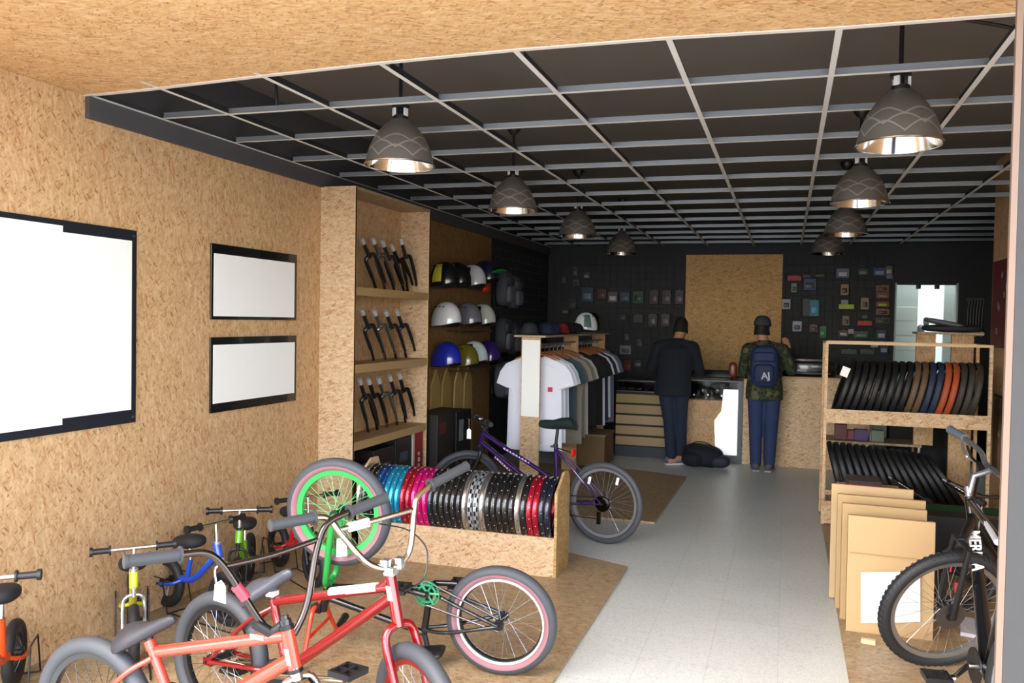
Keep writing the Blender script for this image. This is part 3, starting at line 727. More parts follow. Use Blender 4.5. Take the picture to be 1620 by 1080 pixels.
part(MB().tube([sc-P.U*.0, P.p(.40, .84)], .0125, 10), 'seat_post', BLK, t)
part(MB().tube([sc-P.U*.015, sc+P.U*.01], .019, 12).box(P.p(.43, .69), (.05, .05, .012)), 'seat_clamp', BLK, t)
saddle(t, P.p(.24, .862), P.p(.565, .850), P.U-P.S*.25, mat('202c2c', .35, key='saddle_black'), w=.18, thick=.1)
rf = part(MB().tube([P.p(.255, .655), P.p(.27, .655)], .03, 20), 'reflector', mat('e01018', .2, key='red_lens', coat=.6), t, 'round red rear reflector')
part(MB().tube([P.p(.27, .655), P.p(.40, .68)], .005, 6), 'reflector_bracket', BLK, t)
for a in (.9, 2.1): part(MB().box(hub+(P.F*math.cos(a)+P.U*math.sin(a))*.2+P.S*.004, (.02, .012, .055), Matrix.Rotation(.2, 3, 'Y')), 'wheel_reflector', mat('e2e4e8', .3, key='refl_white'), t)
c = bb+P.S*.05
part(MB().tube([c, c+P.S*.004], .085, 32), 'chain_guard', mat('1f1715', .3, key='guard'), t)
part(MB().tube([hub+P.S*.045, hub+P.S*.065], .045, 24).tube([hub+P.S*.04, hub+P.S*.045], .06, 24), 'sprocket_cluster', DCHR, t)
part(MB().tube([c+P.U*.07, hub+P.S*.05+P.U*.05], .004, 6).tube([c-P.U*.07, P.p(.02, .19, .05)], .004, 6).box(P.p(.02, .2, .06), (.03, .02, .09)), 'chain', DCHR, t)
cr = part(MB().tube([bb-P.S*.07, P.p(.5, .13, -.07)], .011, 10).tube([bb+P.S*.07, P.p(.3, .39, .07)], .011, 10).tube([bb-P.S*.07, bb+P.S*.07], .012, 10), 'crank', BLK, t)
pedal(cr, P.p(.5, .13, -.12), P.S, BLK); pedal(cr, P.p(.3, .39, .12), P.S, BLK)
c = P.px(742, 686, .08)
tag_sheet(t, [c+V((-.018, 0, -.04)), c+V((.018, 0, -.04)), c+V((.018, 0, .03)), c+V((0, 0, .045)), c+V((-.018, 0, .03))])
part(MB().tube([c+V((0, 0, .045)), P.px(742, 662, .08)], .0015, 5), 'tag_string', mat('a98a6c', .7, key='string'), t)

# ---- black mountain bike at right, front wheel turned
t = thing('mountain_bike', 'black mountain bike with white frame lettering, front wheel turned sideways, beside the front wall', 'bicycle', (.80, 3.6, .02))
R3 = .321; az = .343; ln_ = -.314; S0 = V((-math.sin(az), math.cos(az), 0)); U3 = V((0, 0, math.cos(ln_)))+S0*math.sin(ln_); F3 = V((math.cos(az), math.sin(az), 0))
wh = V((.723, 4.294, .019))+U3*R3; Sx = U3.cross(F3).normalized()
wheel(t, wh, Sx, R3, .028, RUBD, mat('a4a6aa', .3, .85, key='rim_silver'), spoke=mat('c5c7cb', .3, .9, key='spoke_bright'), nsp=36, hubw=.05, knob=True, rimd=.022)
top, bot = at_d(1533, 786, 4.02), at_d(1538, 822, 3.98); bbp = at_d(1563, 1055, 3.35); hd = (top-bot).normalized()
bs = at_d(1600, 880, 3.05)
f = MB().tube([top, bot], .023, 14).tube([bot+hd*.02, bot*.6+bbp*.4, bbp], [.024, .027, .036], 14).tube([top-hd*.02, bs], .017, 12).tube([bs, bbp], .018, 12)
S5 = V((1, .15, 0)).normalized(); rh = V((.80, 3.0, .02+R3))
f.tube([bbp-S5*.035, bbp+S5*.035], .025, 14)
for s in (-1, 1): f.tube([bbp+S5*s*.03, rh+S5*s*.06], .01, 8).tube([bs+S5*s*.015, rh+S5*s*.06], .009, 8)
part(f, 'frame', BLKG, t)
part(MB().tube([at_d(1548, 800, 3.93)-V((.01, 0, 0)), at_d(1582, 858, 3.2)-V((.01, 0, 0))], .012, 8), 'frame_stripe', mat('d9dadf', .3, key='stripe'), t, 'silver stripe along the top tube')
# fork from the crown down to the wheel axle either side of the wheel
cw = wh+U3*(R3+.05)
part(MB().tube([bot, bot*.4+cw*.6, cw], [.022, .022, .019], 14).tube([cw-Sx*.066, cw+Sx*.066], .014, 12), 'fork_crown', BLK, t)
fk = MB()
for s_ in (-1, 1): fk.tube([cw+Sx*s_*.064, cw*.45+wh*.55+Sx*s_*.064, wh+Sx*s_*.062], [.013, .014, .017], 12)
part(fk, 'fork', BLK, t)
part(MB().tube([wh-Sx*.045, wh-Sx*.047], .07, 30), 'brake_disc', mat('77797d', .3, .9, key='disc'), t)
for (x, y) in ((1500, 896), (1515, 929)): part(MB().box(at_d(x, y, 4.1), (.03, .012, .05)), 'brake_block', mat('c0202a', .4, key='brake_red'), t)
# lettering along the down tube, facing the aisle
dv = (bbp-bot).normalized(); mid = bot+(bbp-bot)*.27; tc3 = (CAM-mid); tc3 = (tc3-dv*tc3.dot(dv)).normalized()
part(lettering('MERIDA', .07, basis(mid+tc3*.031, dv, tc3.cross(dv)), .0012, .0015), 'frame_lettering', WHT, t)
bpx = [at_d(1503, 679, 4.45), at_d(1526, 693, 4.3), at_d(1551, 714, 4.15), at_d(1559, 733, 4.06), at_d(1572, 744, 3.95), at_d(1584, 753, 3.85), at_d(1612, 770, 3.7), at_d(1640, 770, 3.55)]
h = bars(t, bpx, .0135, mat('9a9ca2', .25, .8, key='bar_grey'), [(bpx[1], bpx[0]), (bpx[6], bpx[7])], mat('5d6872', .6, key='grip_blue_grey'), flange=False)
part(MB().tube([at_d(1570, 743, 3.97), at_d(1541, 752, 4.03), top+hd*.01], .015, 10).tube([top, top+hd*.05], .017, 12), 'stem', mat('8f9198', .3, .7, key='stemg'), t)
part(MB().smooth_tube([at_d(1530, 705, 4.3), at_d(1538, 724, 4.25), at_d(1551, 737, 4.15), at_d(1546, 760, 4.1), at_d(1540, 800, 4.0)], .007, 8), 'brake_hose', BLK, t)
part(MB().smooth_tube([at_d(1522, 702, 4.35), at_d(1528, 720, 4.4), at_d(1542, 730, 4.35)], .008, 8), 'brake_lever', mat('b0b2b6', .3, .8, key='lever'), t)
cr = part(MB().tube([bbp-S5*.08, at_d(1508, 1071, 3.25)], .012, 10).tube([bbp-S5*.085, bbp+S5*.08], .014, 12).tube([bbp+S5*.08, bbp*2-at_d(1508, 1071, 3.25)], .012, 10), 'crank', CHR, t)
pedal(cr, at_d(1482, 1070, 3.25), (1, .1, 0), BLK); pedal(cr, bbp*2-at_d(1482, 1070, 3.25), (1, .1, 0), BLK)
part(MB().tube([bbp-S5*.05, bbp-S5*.055], .075, 30), 'chainring', BLK, t)
w = wheel(t, rh, S5, R3, .027, RUBD, mat('bfc1c5', .28, .85, key='rim_silver'), nsp=36)
part(MB().tube([bs, bs+V((0, -.04, .1))], .0135, 10), 'seat_post', BLK, t)
saddle(t, bs+V((0, -.18, .12)), bs+V((0, .09, .12)), V((0, 0, 1)), BLK, w=.15)

# ------------------------------------------------------------ balance bikes on wire stands along the wall
def balance_bike(label, c, az, paint, forkm, h=.53, bw=.36, steer=0.0, sz=1.0):
    """c: ground point under the handlebar; az: direction the bike faces"""
    t = thing('balance_bike', label, 'balance bike', (c[0], c[1], .02), 'balance bikes parked along the left wall')
    F = unit(az); S = V((-F.y, F.x, 0)); U = V((0, 0, 1)); o = V((c[0], c[1], .02))
    f2 = unit(az+steer); s2 = V((-f2.y, f2.x, 0)); Rw = .145*sz
    q = lambda a, b, s=0: o+F*a+U*b+S*s
    axle = o+f2*.09+U*Rw
    crown = o+f2*.045+U*(Rw*2+.035)
    part(MB().tube([q(.02, Rw*2+.06), q(-.005, h-.1)], .02, 14), 'head_tube', paint, t)
    fr = MB().smooth_tube([q(.01, Rw*2+.08), q(-.08, Rw*2-.0), q(-.2, Rw*1.35), q(-.32, Rw*1.25)], .018, 12, 5).tube([q(-.25, Rw*1.3), q(-.22, h-.23)], .014, 10)
    for s in (-1, 1): fr.smooth_tube([q(-.28, Rw*1.25), q(-.32, Rw*1.1, s*.05), q(-.43, Rw, s*.05)], .009, 8, 4)
    part(fr, 'frame', paint, t)
    fk = MB()
    for s in (-1, 1): fk.smooth_tube([crown, crown+s2*s*.03-U*.008, crown+s2*s*.045-U*.045, axle+s2*s*.045], .008, 8, 5)
    fk.tube([crown-U*.01, crown+U*.03], .012, 10)
    part(fk, 'fork', forkm, t)
    TB = RUBD
    wheel(t, axle, s2, Rw, .024, TB, BLK, nsp=12, hubw=.035, rimd=.014); wheel(t, q(-.43, Rw), S, Rw, .024, TB, BLK, nsp=12, hubw=.035, rimd=.014)
    st = o+U*(h-.11); tp = o+U*h-f2*.01
    part(MB().tube([st, tp], .0105, 10), 'steerer_tube', CHR, t); part(MB().tube([st-U*.01, st+U*.015], .019, 12), 'headset_cup', forkm, t)
    pts = [tp-s2*bw/2, tp-s2*bw/4, tp, tp+s2*bw/4, tp+s2*bw/2]
    hbm = MB().tube(pts, .0095, 10); hb_ = part(hbm, 'handlebar', CHR, t)
    for s in (-1, 1):
        g = MB().tube([tp+s2*s*bw*.29, tp+s2*s*bw/2], .0145, 12).tube([tp+s2*s*bw*.28, tp+s2*s*(bw*.28+.008)], .023, 14).tube([tp+s2*s*bw/2, tp+s2*s*(bw/2+.014)], .022, 14)
        part(g, 'grip', BLK, hb_)
    part(MB().tube([q(-.22, h-.23), q(-.23, h-.15)], .0095, 10), 'seat_post', CHR, t)
    part(MB().blob(q(-.23, h-.13), (.21, .13, .075), Matrix.Rotation(az, 3, 'Z') @ Matrix.Rotation(-.12, 3, 'Y'), p=.8), 'saddle', BLKM, t)
    return t
def stand(c, az, lb):
    o = V((c[0], c[1], .02)); F = unit(az); S = V((-F.y, F.x, 0))
    m = MB()
    for s in (-.065, .065):
        m.smooth_tube([o+F*-.3+S*s+V((0, 0, .006)), o+F*.28+S*s+V((0, 0, .006))], .004, 6, 2)
    for a in (-.43,):
        m.tube([o+F*(a-.12)+S*.075+V((0, 0, .004)), o+F*(a-.07)+S*.075+V((0, 0, .19)), o+F*(a+.07)+S*.075+V((0, 0, .19)), o+F*(a+.12)+S*.075+V((0, 0, .004))], .004, 6)
        m.tube([o+F*(a-.12)-S*.075+V((0, 0, .004)), o+F*(a-.07)-S*.075+V((0, 0, .19)), o+F*(a+.07)-S*.075+V((0, 0, .19)), o+F*(a+.12)-S*.075+V((0, 0, .004))], .004, 6)
        m.tube([o+F*(a-.12)-S*.075+V((0, 0, .004)), o+F*(a-.12)+S*.075+V((0, 0, .004))], .004, 6).tube([o+F*(a+.12)-S*.075+V((0, 0, .004)), o+F*(a+.12)+S*.075+V((0, 0, .004))], .004, 6)
    return solo(m, 'bicycle_stand', BLK, lb, 'bicycle stand', 'wire stands under the balance bikes')
def grip_line(l, r, h=.53):
    a, b = on_z(*l, h+.02), on_z(*r, h+.02); return (a+b)/2, (b-a)
YEL, BLU, LIM, RED2, ORG = mat('c9cc20', .35, key='yellow', coat=.5), mat('1f4ec0', .3, key='blue', coat=.5), mat('6cb020', .3, key='lime', coat=.5), mat('c41a22', .3, key='red2', coat=.5), mat('cc4410', .3, key='orange', coat=.5)
SILV = mat('c7c8cc', .25, .8, key='silver_fork')
for lb, l, r, pm, fm, az, stz in (
    ('yellow balance bike with silver fork facing the shop entrance, left of the coral BMX', (147, 874), (274, 861), YEL, SILV, -.80, 0),
    ('blue balance bike with white head tube cap between the yellow and the green one', (300, 838), (384, 818), BLU, SILV, -.38, 0),
    ('lime green balance bike with black fork, its straight handlebar highest of the row', (330, 809), (427, 806), LIM, BLK, -1.08, 0),
    ('red and black balance bike half hidden by the green rimmed wheel', (440, 793), (534, 780), RED2, BLK, -.55, 0)):
    c, d = grip_line(l, r); bw = min(.38, max(.32, V((d.x, d.y, 0)).length)); az_ = math.atan2(d.y, d.x)-PI/2
    balance_bike(lb, (c.x, c.y), az_, pm, fm, bw=bw)
    stand((c.x, c.y), az_, 'thin black wire stand holding the %s' % lb.split(' with')[0].split(' half')[0])
balance_bike('orange balance bike cut off by the left edge of the photo', (-2.94, 2.37), -.92, ORG, SILV, h=.6, bw=.34)
stand((-2.94, 2.37), -.92, 'thin black wire stand holding the orange balance bike at the far left')
# ------------------------------------------------------------ low rack of rims
RX0, RX1, RY0, RY1 = -2.80, -1.37, 4.945, 5.255
t = thing('rim_rack', 'long low strand board rack holding a row of coloured bicycle rims', 'rack', ((RX0+RX1)/2, 5.1, .02))
part(MB().b2((RX0, RY0, .0205), (RX1-.018, RY0+.016, .272)), 'front_panel', OSB_LY, t, smooth=False)
part(MB().b2((RX0, RY1-.016, .0205), (RX1-.018, RY1, .272)), 'back_panel', OSB_LY, t, smooth=False)
for x in (RX0, RX1-.018):
    pr = [(x, RY0, .0205), (x, RY1, .0205), (x, RY1, .60), (x, RY1-.04, .665), (x, RY1-.13, .665), (x, RY0, .555)]
    part(MB().prism(pr, (.018, 0, 0)), 'end_panel', osb('osb_end', 'x', base=('b0905f', '9c7b4b', 'c7a878')) if x > -2 else OSB_LX, t, smooth=False)
CB = ['silver', 'black', 'black', 'blue', 'blue', 'sky', 'sky', 'sky', 'red', 'red', 'pink', 'pink', 'pink', 'navy', 'black', 'black', 'black', 'black', 'black', 'silver', 'check', 'check', 'silver', 'black', 'black', 'black', 'black', 'black', 'silver', 'black', 'red', 'red', 'navy', 'navy']
CC = {'silver': mat('d4d6da', .2, .95, key='r_silver'), 'black': mat('17181a', .22, .2, key='r_black', coat=.7), 'blue': mat('1c5bb4', .2, .75, key='r_blue', coat=.5), 'sky': mat('1ea7d8', .2, .7, key='r_sky', coat=.5),
      'red': mat('b01832', .22, .6, key='r_red', coat=.5), 'pink': mat('d81278', .22, .55, key='r_pink', coat=.5), 'navy': mat('1b2534', .25, .4, key='r_navy', coat=.5), 'check': mat('b8bcc2', .3, .6, key='r_check')}
nrim = len(CB); sp = (RX1-.05-(RX0+.05))/(nrim-1); seen = {}
tot = {c: CB.count(c) for c in CB}
nm = {'sky': 'sky blue', 'navy': 'dark navy', 'check': 'checkered silver and black', 'pink': 'magenta pink'}
def make_rim(c):
    t = thing('bicycle_rim', '', 'bicycle rim', (0, 0, 0), 'bicycle rims in the low rack')
    R = .209
    part(MB().lathe([(R, -.0182), (R+.002, -.017), (R-.0015, -.012), (R-.003, 0), (R-.0015, .012), (R+.002, .017), (R, .0182), (R-.02, .014), (R-.024, 0), (R-.02, -.014)], (0, 0, 0), (1, 0, 0), 64, closed=True), 'rim_hoop', CC[c], t)
    if c == 'check':
        m = MB()
        for i in range(44):
            if i % 2: continue
            a0, a1 = 2*PI*i/44, 2*PI*(i+1)/44
            for s, o_ in ((-1, 0), (1, 2*PI/44)):
                p = [(s*.001, math.cos(a+o_)*(R-.002), math.sin(a+o_)*(R-.002)) for a in (a0, a1)]
                q = [(s*.013, math.cos(a+o_)*(R+.0035), math.sin(a+o_)*(R+.0035)) for a in (a0, a1)]
                m.quad([p[0], p[1], q[1], q[0]])
        part(m, 'checker_print', BLKG, t, smooth=False)
    else:
        m = MB()
        for i in range(18):
            a = 2*PI*i/18; m.box((0, math.cos(a)*(R-.003), math.sin(a)*(R-.003)), (.005, .006, .004), Matrix.Rotation(a, 3, 'X'))
        part(m, 'spoke_hole', mat('c8c8c8', .4, key='holes') if c not in ('silver',) else BLK, t, smooth=False)
    return t
protos = {c: make_rim(c) for c in tot}
for i, c in enumerate(CB):
    k_ = seen[c] = seen.get(c, 0)+1
    r_ = R_ = .209+.004
    lb = '%s bicycle rim in the low rack, ' % nm.get(c, c)
    pos = 'from the left end' if i < nrim/2 else 'from the right end'
    num = i+1 if i < nrim/2 else nrim-i
    WN = ['outermost', 'second', 'third', 'fourth', 'fifth', 'sixth', 'seventh', 'eighth', 'ninth', 'tenth', 'eleventh', 'twelfth', 'thirteenth', 'fourteenth', 'fifteenth', 'sixteenth', 'seventeenth']
    again(protos[c], (RX0+.05+sp*i, 5.1, .272+.151+.001), (rnd.uniform(0, 6), 0, 0), lb+('%s rim %s' % (WN[num-1], pos)), 'bicycle rims in the low rack')

# ------------------------------------------------------------ helmets and backpacks on the left wall
HX = XW+.0005
def helmet(label, c, shell, az=0, size=1.0, trim=None, visor=None, group='helmets on the left wall', stripe=None, strap=True):
    t = thing('bike_helmet', label, 'helmet', c, group); c = V(c)
    R = Matrix.Rotation(az, 3, 'Z'); a, b, h = .135*size, .108*size, .15*size
    def dome(sc, z0):
        rings = []
        n, m = 28, 9
        for i in range(m+1):
            ring = []
            for j in range(n):
                ph = 2*PI*j/n
                low = -.02-.035*(math.sin(ph)**2)-(.03 if math.cos(ph) < -.2 else 0)*abs(math.cos(ph))
                th = (PI/2)*(i/m)
                r = math.cos(th)**.8 if i < m else .0001
                z = low+(h-low)*math.sin(th)**1.05
                bul = 1+.05*math.sin(th*2)
                ring.append(c+R @ V((math.cos(ph)*a*r*sc*bul, math.sin(ph)*b*r*sc*bul, z*sc+z0)))
            rings.append(ring)
        return rings
    m = MB().loft(dome(1, 0), caps=False)
    sh = part(m, 'shell', shell, t)
    part(MB().loft(dome(.93, 0.0), caps=False), 'liner', BLKM, t)
    for i in range(3):
        for s in (-1, 1):
            part(MB().blob(c+R @ V((-.05+.05*i, s*b*.72, h*.72)), (.028, .012, .012), R, p=1, nu=10, nv=6), 'vent', BLK, t)
    ph = [2*PI*j/28 for j in range(28)]
    part(MB().tube([c+R @ V((math.cos(p)*a*1.0, math.sin(p)*b*1.0, -.02-.035*(math.sin(p)**2)-(.03 if math.cos(p) < -.2 else 0)*abs(math.cos(p)))) for p in ph], .005, 6, closed=True), 'edge_trim', trim or BLK, t)
    if strap: part(MB().smooth_tube([c+R @ V((.01, b*.95, -.04)), c+R @ V((.02, .03, -.15)), c+R @ V((.01, -b*.95, -.04))], .005, 6), 'chin_strap', BLKM, t)
    if visor: part(MB().blob(c+R @ V((a+.03, 0, .055)), (.14, .17, .02), R @ Matrix.Rotation(-.25, 3, 'Y'), p=.8), 'visor', visor, t)
    if stripe:
        r_ = dome(1.012, 0)
        for js in ((5, 6, 7), (20, 21, 22)):
            sm = MB()
            for i in range(1, 6):
                for j in js: sm.quad([r_[i][j], r_[i][(j+1) % 28], r_[i+1][(j+1) % 28], r_[i+1][j]])
            part(sm, 'stripe', stripe, t)
    return t
def wallx(px, py, off=.16): return on_x(px, py, HX+off)
GL = lambda c, k_: mat(c, .22, key=k_, coat=.7)
hl = [((703, 437), 'black helmet with yellow goggles print, top row nearest the bookcase', BLKG, None, None, mat('c8c33a', .5, key='yel')),
      ((722, 437), 'black helmet with broad white side flash in the top row', BLKG, None, None, WHT),
      ((747, 440), 'white and black striped helmet, third in the top row', GL('c9c9d2', 'helmet_lav'), None, None, BLKG),
      ((768, 432), 'navy full helmet with bright green visor at the end of the top row', GL('131a3a', 'helmet_navy'), None, mat('179a2a', .35, key='visor_green'), None),
      ((706, 500), 'large glossy white helmet in the middle row beside the bookcase', GL('d9d9dc', 'helmet_white'), None, None, None),
      ((740, 500), 'slate grey helmet in the middle row', GL('6b6b76', 'helmet_slate'), None, None, None),
      ((763, 501), 'cream white helmet at the far end of the middle row', GL('c4c4bd', 'helmet_cream'), None, None, BLKG),
      ((706, 563), 'glossy royal blue helmet in the bottom row', GL('1c2aa0', 'helmet_blue'), None, None, None),
      ((735, 565), 'olive gold and black helmet in the bottom row', GL('6c6420', 'helmet_olive'), None, None, None),
      ((750, 560), 'white banded helmet in the bottom row', GL('c8d2d2', 'helmet_w2'), None, None, BLKG),
      ((771, 559), 'small purple helmet with white dots at the end of the bottom row', GL('38206e', 'helmet_purple'), None, None, None)]
for (p, lb, sh, tr, vi, st) in hl:
    c = wallx(*p); c.z -= .04
    helmet(lb, c, sh, az=-.35, size=1.2, strap=False, visor=vi, stripe=st)
    solo(MB().cyl((HX, c.y+.02, c.z+.02), (c.x-.04, c.y+.02, c.z+.03), .005, 8).tube([(c.x-.04, c.y+.02, c.z+.03), (c.x-.03, c.y+.02, c.z+.06)], .005, 6), 'display_hook', STL, 'steel wall hook under the %s' % lb.split(',')[0].split(' in the')[0].split(' at the')[0], 'hook', 'helmet hooks')
for i, (px, py) in enumerate([(725, 524), (741, 525), (753, 524), (765, 525), (776, 523), (725, 587), (737, 587), (751, 586), (764, 584), (776, 581), (788, 578)]):
    c = on_x(px, py, HX+.12)
    solo(MB().cyl((HX, c.y, c.z), (c.x, c.y, c.z), .005, 8).tube([(c.x-.004, c.y, c.z), (c.x+.006, c.y, c.z)], .013, 10), 'display_hook', STL,
         'bare steel hook tip below the %s helmet row' % ('middle' if py < 550 else 'bottom'), 'hook', 'bare hooks below the %s helmets' % ('middle' if py < 550 else 'bottom'))
c = wallx(768, 455); solo(MB().blob(c, (.1, .13, .11), p=.9), 'knee_pad', mat('c42a1c', .5, key='redpad'), 'red padded guard hanging below the green visor helmet', 'guard')
# vertical boards leaning below the helmets
for i, x in enumerate((690, 707, 726, 741)):
    c = on_x(x, 640, HX+.02)
    solo(MB().prism([(HX+.002, c.y-.16, .021), (HX+.002, c.y+.16, .021), (HX+.002, c.y+.10, 1.0), (HX+.002, c.y+.0, 1.16), (HX+.002, c.y-.10, 1.0)], (.018, 0, 0)), 'display_board', mat(['a88c52', '9f854c', 'ac9058', 'a48a50'][i], .65, key='brd%d' % i, bump=.4, bscale=60),
         'olive brown wood board with pointed top against the left wall, %s from the bookcase' % ordn[i], 'board', 'pointed boards below the helmets', smooth=False)
# dark display stand with black gear under the helmets
t = thing('product_carton', 'tall dark carton beside the bookcase behind the rim rack', 'box', (-3.0, 6.75, .021))
part(MB().b2((-3.28, 6.62, .021), (-2.95, 6.98, .80), .004), 'carton', mat('1b1716', .5, key='dkc'), t, smooth=False)
part(MB().b2((-2.949, 6.68, .62), (-2.947, 6.8, .72)), 'printed_label', mat('5c2022', .5, key='dkl'), t, smooth=False)
t = thing('product_carton', 'second dark carton with a grey patch behind the purple bike handlebar', 'box', (-3.0, 7.2, .021))
part(MB().b2((-3.28, 7.05, .021), (-2.95, 7.42, .78), .004), 'carton', mat('15161a', .5, key='dkc2'), t, smooth=False)
part(MB().b2((-2.949, 7.12, .5), (-2.947, 7.22, .7)), 'printed_label', mat('6f757b', .5, key='dkl2'), t, smooth=False)
def backpack(label, c, w, h, d, m, az=0, group=None, m2=None, name='backpack', emblem=None):
    c = V(c); t = thing(name, label, 'backpack' if name == 'backpack' else 'bag', (c.x, c.y, c.z-h/2), group); R = Matrix.Rotation(az, 3, 'Z')
    part(MB().blob(c, (w, d, h), R, p=.55, nu=24, nv=14), 'main_compartment', m, t)
    part(MB().blob(c+R @ V((0, -d*.45, -h*.17)), (w*.74, d*.5, h*.46), R, p=.5), 'front_pocket', m2 or m, t)
    part(MB().blob(c+R @ V((0, -d*.4, h*.22)), (w*.8, d*.42, h*.25), R, p=.5), 'top_pocket', m, t)
    part(MB().smooth_tube([c+R @ V((-.03, .02, h*.48)), c+R @ V((0, .02, h*.56)), c+R @ V((.03, .02, h*.48))], .006, 6), 'grab_loop', m, t)
    for s in (-1, 1):
        part(MB().smooth_tube([c+R @ V((s*w*.22, d*.45, h*.42)), c+R @ V((s*w*.36, d*.75, h*.1)), c+R @ V((s*w*.4, d*.55, -h*.36))], .016, 8, flat=.4), 'shoulder_strap', m, t)
    part(MB().smooth_tube([c+R @ V((-w*.36, -d*.48, h*.1)), c+R @ V((0, -d*.64, h*.14)), c+R @ V((w*.36, -d*.48, h*.1))], .003, 5), 'zip', BLK, t)
    if emblem: part(emblem, 'logo', mat('a9b4c8', .5, key='logo_grey'), t, 'pale logo letters')
    return t
bp_m = [mat('4c4e58', .8, key='bp0'), mat('565863', .8, key='bp1'), mat('42444c', .8, key='bp2')]
for i, (px, py, hh) in enumerate(((797, 456, .42), (812, 462, .4), (797, 530, .42), (812, 535, .4), (797, 600, .44), (815, 605, .42))):
    c = on_x(px, py, -3.12)
    c.y = 9.08+.32*(i % 2)
    c = V((-3.215, c.y, on_y(px, py, c.y).z))
    backpack('dark grey backpack hanging on the left wall, %s row, %s the helmets' % (['upper', 'middle', 'lower'][i//2], 'next to' if i % 2 == 0 else 'one step past'), c, .28, hh, .16, bp_m[i % 3], az=PI/2, group='backpacks on the dark left wall', m2=mat('6a6c76', .8, key='bpp'))
# ------------------------------------------------------------ clothes rack
GX0, GX1, GY0, GY1 = -2.37, -2.185, 7.2, 10.0
t = thing('clothes_rack', 'strand board clothes rack with white front post and a shelf of caps on top', 'clothes rack', (-2.28, 8.6, .02))
part(MB().b2((GX0, GY0, .0205), (GX1, GY0+.02, 1.50)), 'post', OSB_LY, t, smooth=False)
part(MB().b2((GX0+.008, GY0-.003, .76), (GX1-.004, GY0-.0005, 1.475)), 'white_sheet', PAPER, t, 'blank white strip on the front post', smooth=False)
for y in (8.62, GY1-.02): part(MB().b2((GX0+.02, y, .0205), (GX1+.0, y+.02, 1.50)), 'post', OSB_Y, t, smooth=False)
part(MB().b2((GX0-.06, GY0-.04, 1.50), (GX1+.06, GY1+.03, 1.518)), 'top_shelf', mat('a8977a', .5, key='shelf_top'), t, smooth=False)
part(MB().cyl((-2.28, GY0+.02, 1.40), (-2.28, GY1-.02, 1.40), .014, 12), 'hanging_rail', STL, t)
part(MB().cyl((-2.22, GY0+.02, 1.43), (-2.22, GY1-.02, 1.43), .009, 12), 'hanging_rail', STL, t)
WOODH = mat('9a5f36', .45, key='hanger_wood')
def make_shirt(m, ln=.78, w=.27, name='t_shirt', sl=.19):
    t = thing(name, '', 't-shirt', (0, 0, 0), 't-shirts on the clothes rack')
    # x across, z down from the rail at 0
    o = [(-.085, -.085), (-.045, -.105), (0, -.115), (.045, -.105), (.085, -.085), (.2, -.125), (w+.02, -.165), (w+.075, -.24), (w+.11, -.24-sl*.6), (w+.03, -.27-sl*.62), (w-.015, -.31), (w-.01, -.5), (w+.0, -.12-ln),
         (w*.5, -.13-ln), (0, -.125-ln), (-w*.5, -.13-ln), (-w, -.12-ln), (-w+.01, -.5), (-w+.015, -.31), (-w-.03, -.27-sl*.62), (-w-.11, -.24-sl*.6), (-w-.075, -.24), (-w-.02, -.165), (-.2, -.125)]
    n = len(o); bm = MB(); b = bm.bm
    def lvl(k, y):
        vs = []
        for i, (x, z) in enumerate(o):
            cx_, cz_ = x*.0, -.5
            vs.append(b.verts.new((x*(1-k), y*(1+.3*math.sin(x*30+z*9)), z+(cz_-z)*k*.5)))
        return vs
    rim = lvl(0, 0.0); f1, f2, b1 = lvl(.07, -.012), lvl(.25, -.02), lvl(.07, .012); b2_ = lvl(.25, .02)
    for a_, c_ in ((rim, f1), (f1, f2), (b1, rim), (b2_, b1)):
        for i in range(n): b.faces.new((a_[i], a_[(i+1) % n], c_[(i+1) % n], c_[i]))
    b.faces.new(f2); b.faces.new(b2_[::-1])
    bmesh.ops.triangulate(b, faces=[f for f in b.faces if len(f.verts) > 4])
    part(bm, 'shirt_body', m, t)
    part(MB().smooth_tube([(x, 0, z) for x, z in ((-.08, -.098), (-.04, -.112), (0, -.118), (.04, -.112), (.08, -.098))], .006, 6), 'collar', m, t)
    hm = MB().smooth_tube([(-.2, 0, -.12), (-.1, 0, -.082), (0, 0, -.06), (.1, 0, -.082), (.2, 0, -.12)], .008, 8)
    part(hm, 'hanger', WOODH, t, 'wooden hanger')
    part(MB().smooth_tube([(0, 0, -.06), (0, 0, -.03), (.018, 0, -.008), (.012, 0, .018), (-.006, 0, .02), (-.014, 0, .008)], .0022, 5), 'hanger_hook', STL, t)
    return t
CL = lambda c, k_: mat(c, .85, key='cloth_'+k_, bump=.15, bscale=300)
shirts = [('white', 'dfe0ee', 'white t-shirt with small red chest mark, nearest on the clothes rack', .86), ('white2', 'd6d9ea', 'second white t-shirt behind the front one', .80), ('pale', 'b9c2cc', 'pale blue grey t-shirt', .66), ('teal', '2a4350', 'dark teal t-shirt in the first bay', .66),
          ('slate', '4d4f58', 'slate grey t-shirt in the first bay', .72), ('beige', '8d8578', 'beige grey long shirt in the first bay', .9), ('olive', '6a6a60', 'olive grey shirt in the first bay', .86), ('ash', 'a09c98', 'ash coloured shirt just before the middle post', .84),
          ('bk1', '0e0e12', 'black t-shirt right behind the middle post', .8), ('bk2', '111015', 'black t-shirt, second behind the middle post', .82), ('bk3', '0d0d10', 'black t-shirt, third behind the middle post', .8), ('bk4', '131217', 'black t-shirt, fourth behind the middle post', .82),
          ('w3', 'c9cad6', 'white t-shirt between black ones in the far bay', .84), ('nv', '141d33', 'navy t-shirt in the far bay', .8), ('w4', 'bcc6cc', 'white t-shirt with pale sleeve at the far end of the rack', .78), ('gy', '5f6073', 'violet grey t-shirt, last at the far end of the rack', .86)]
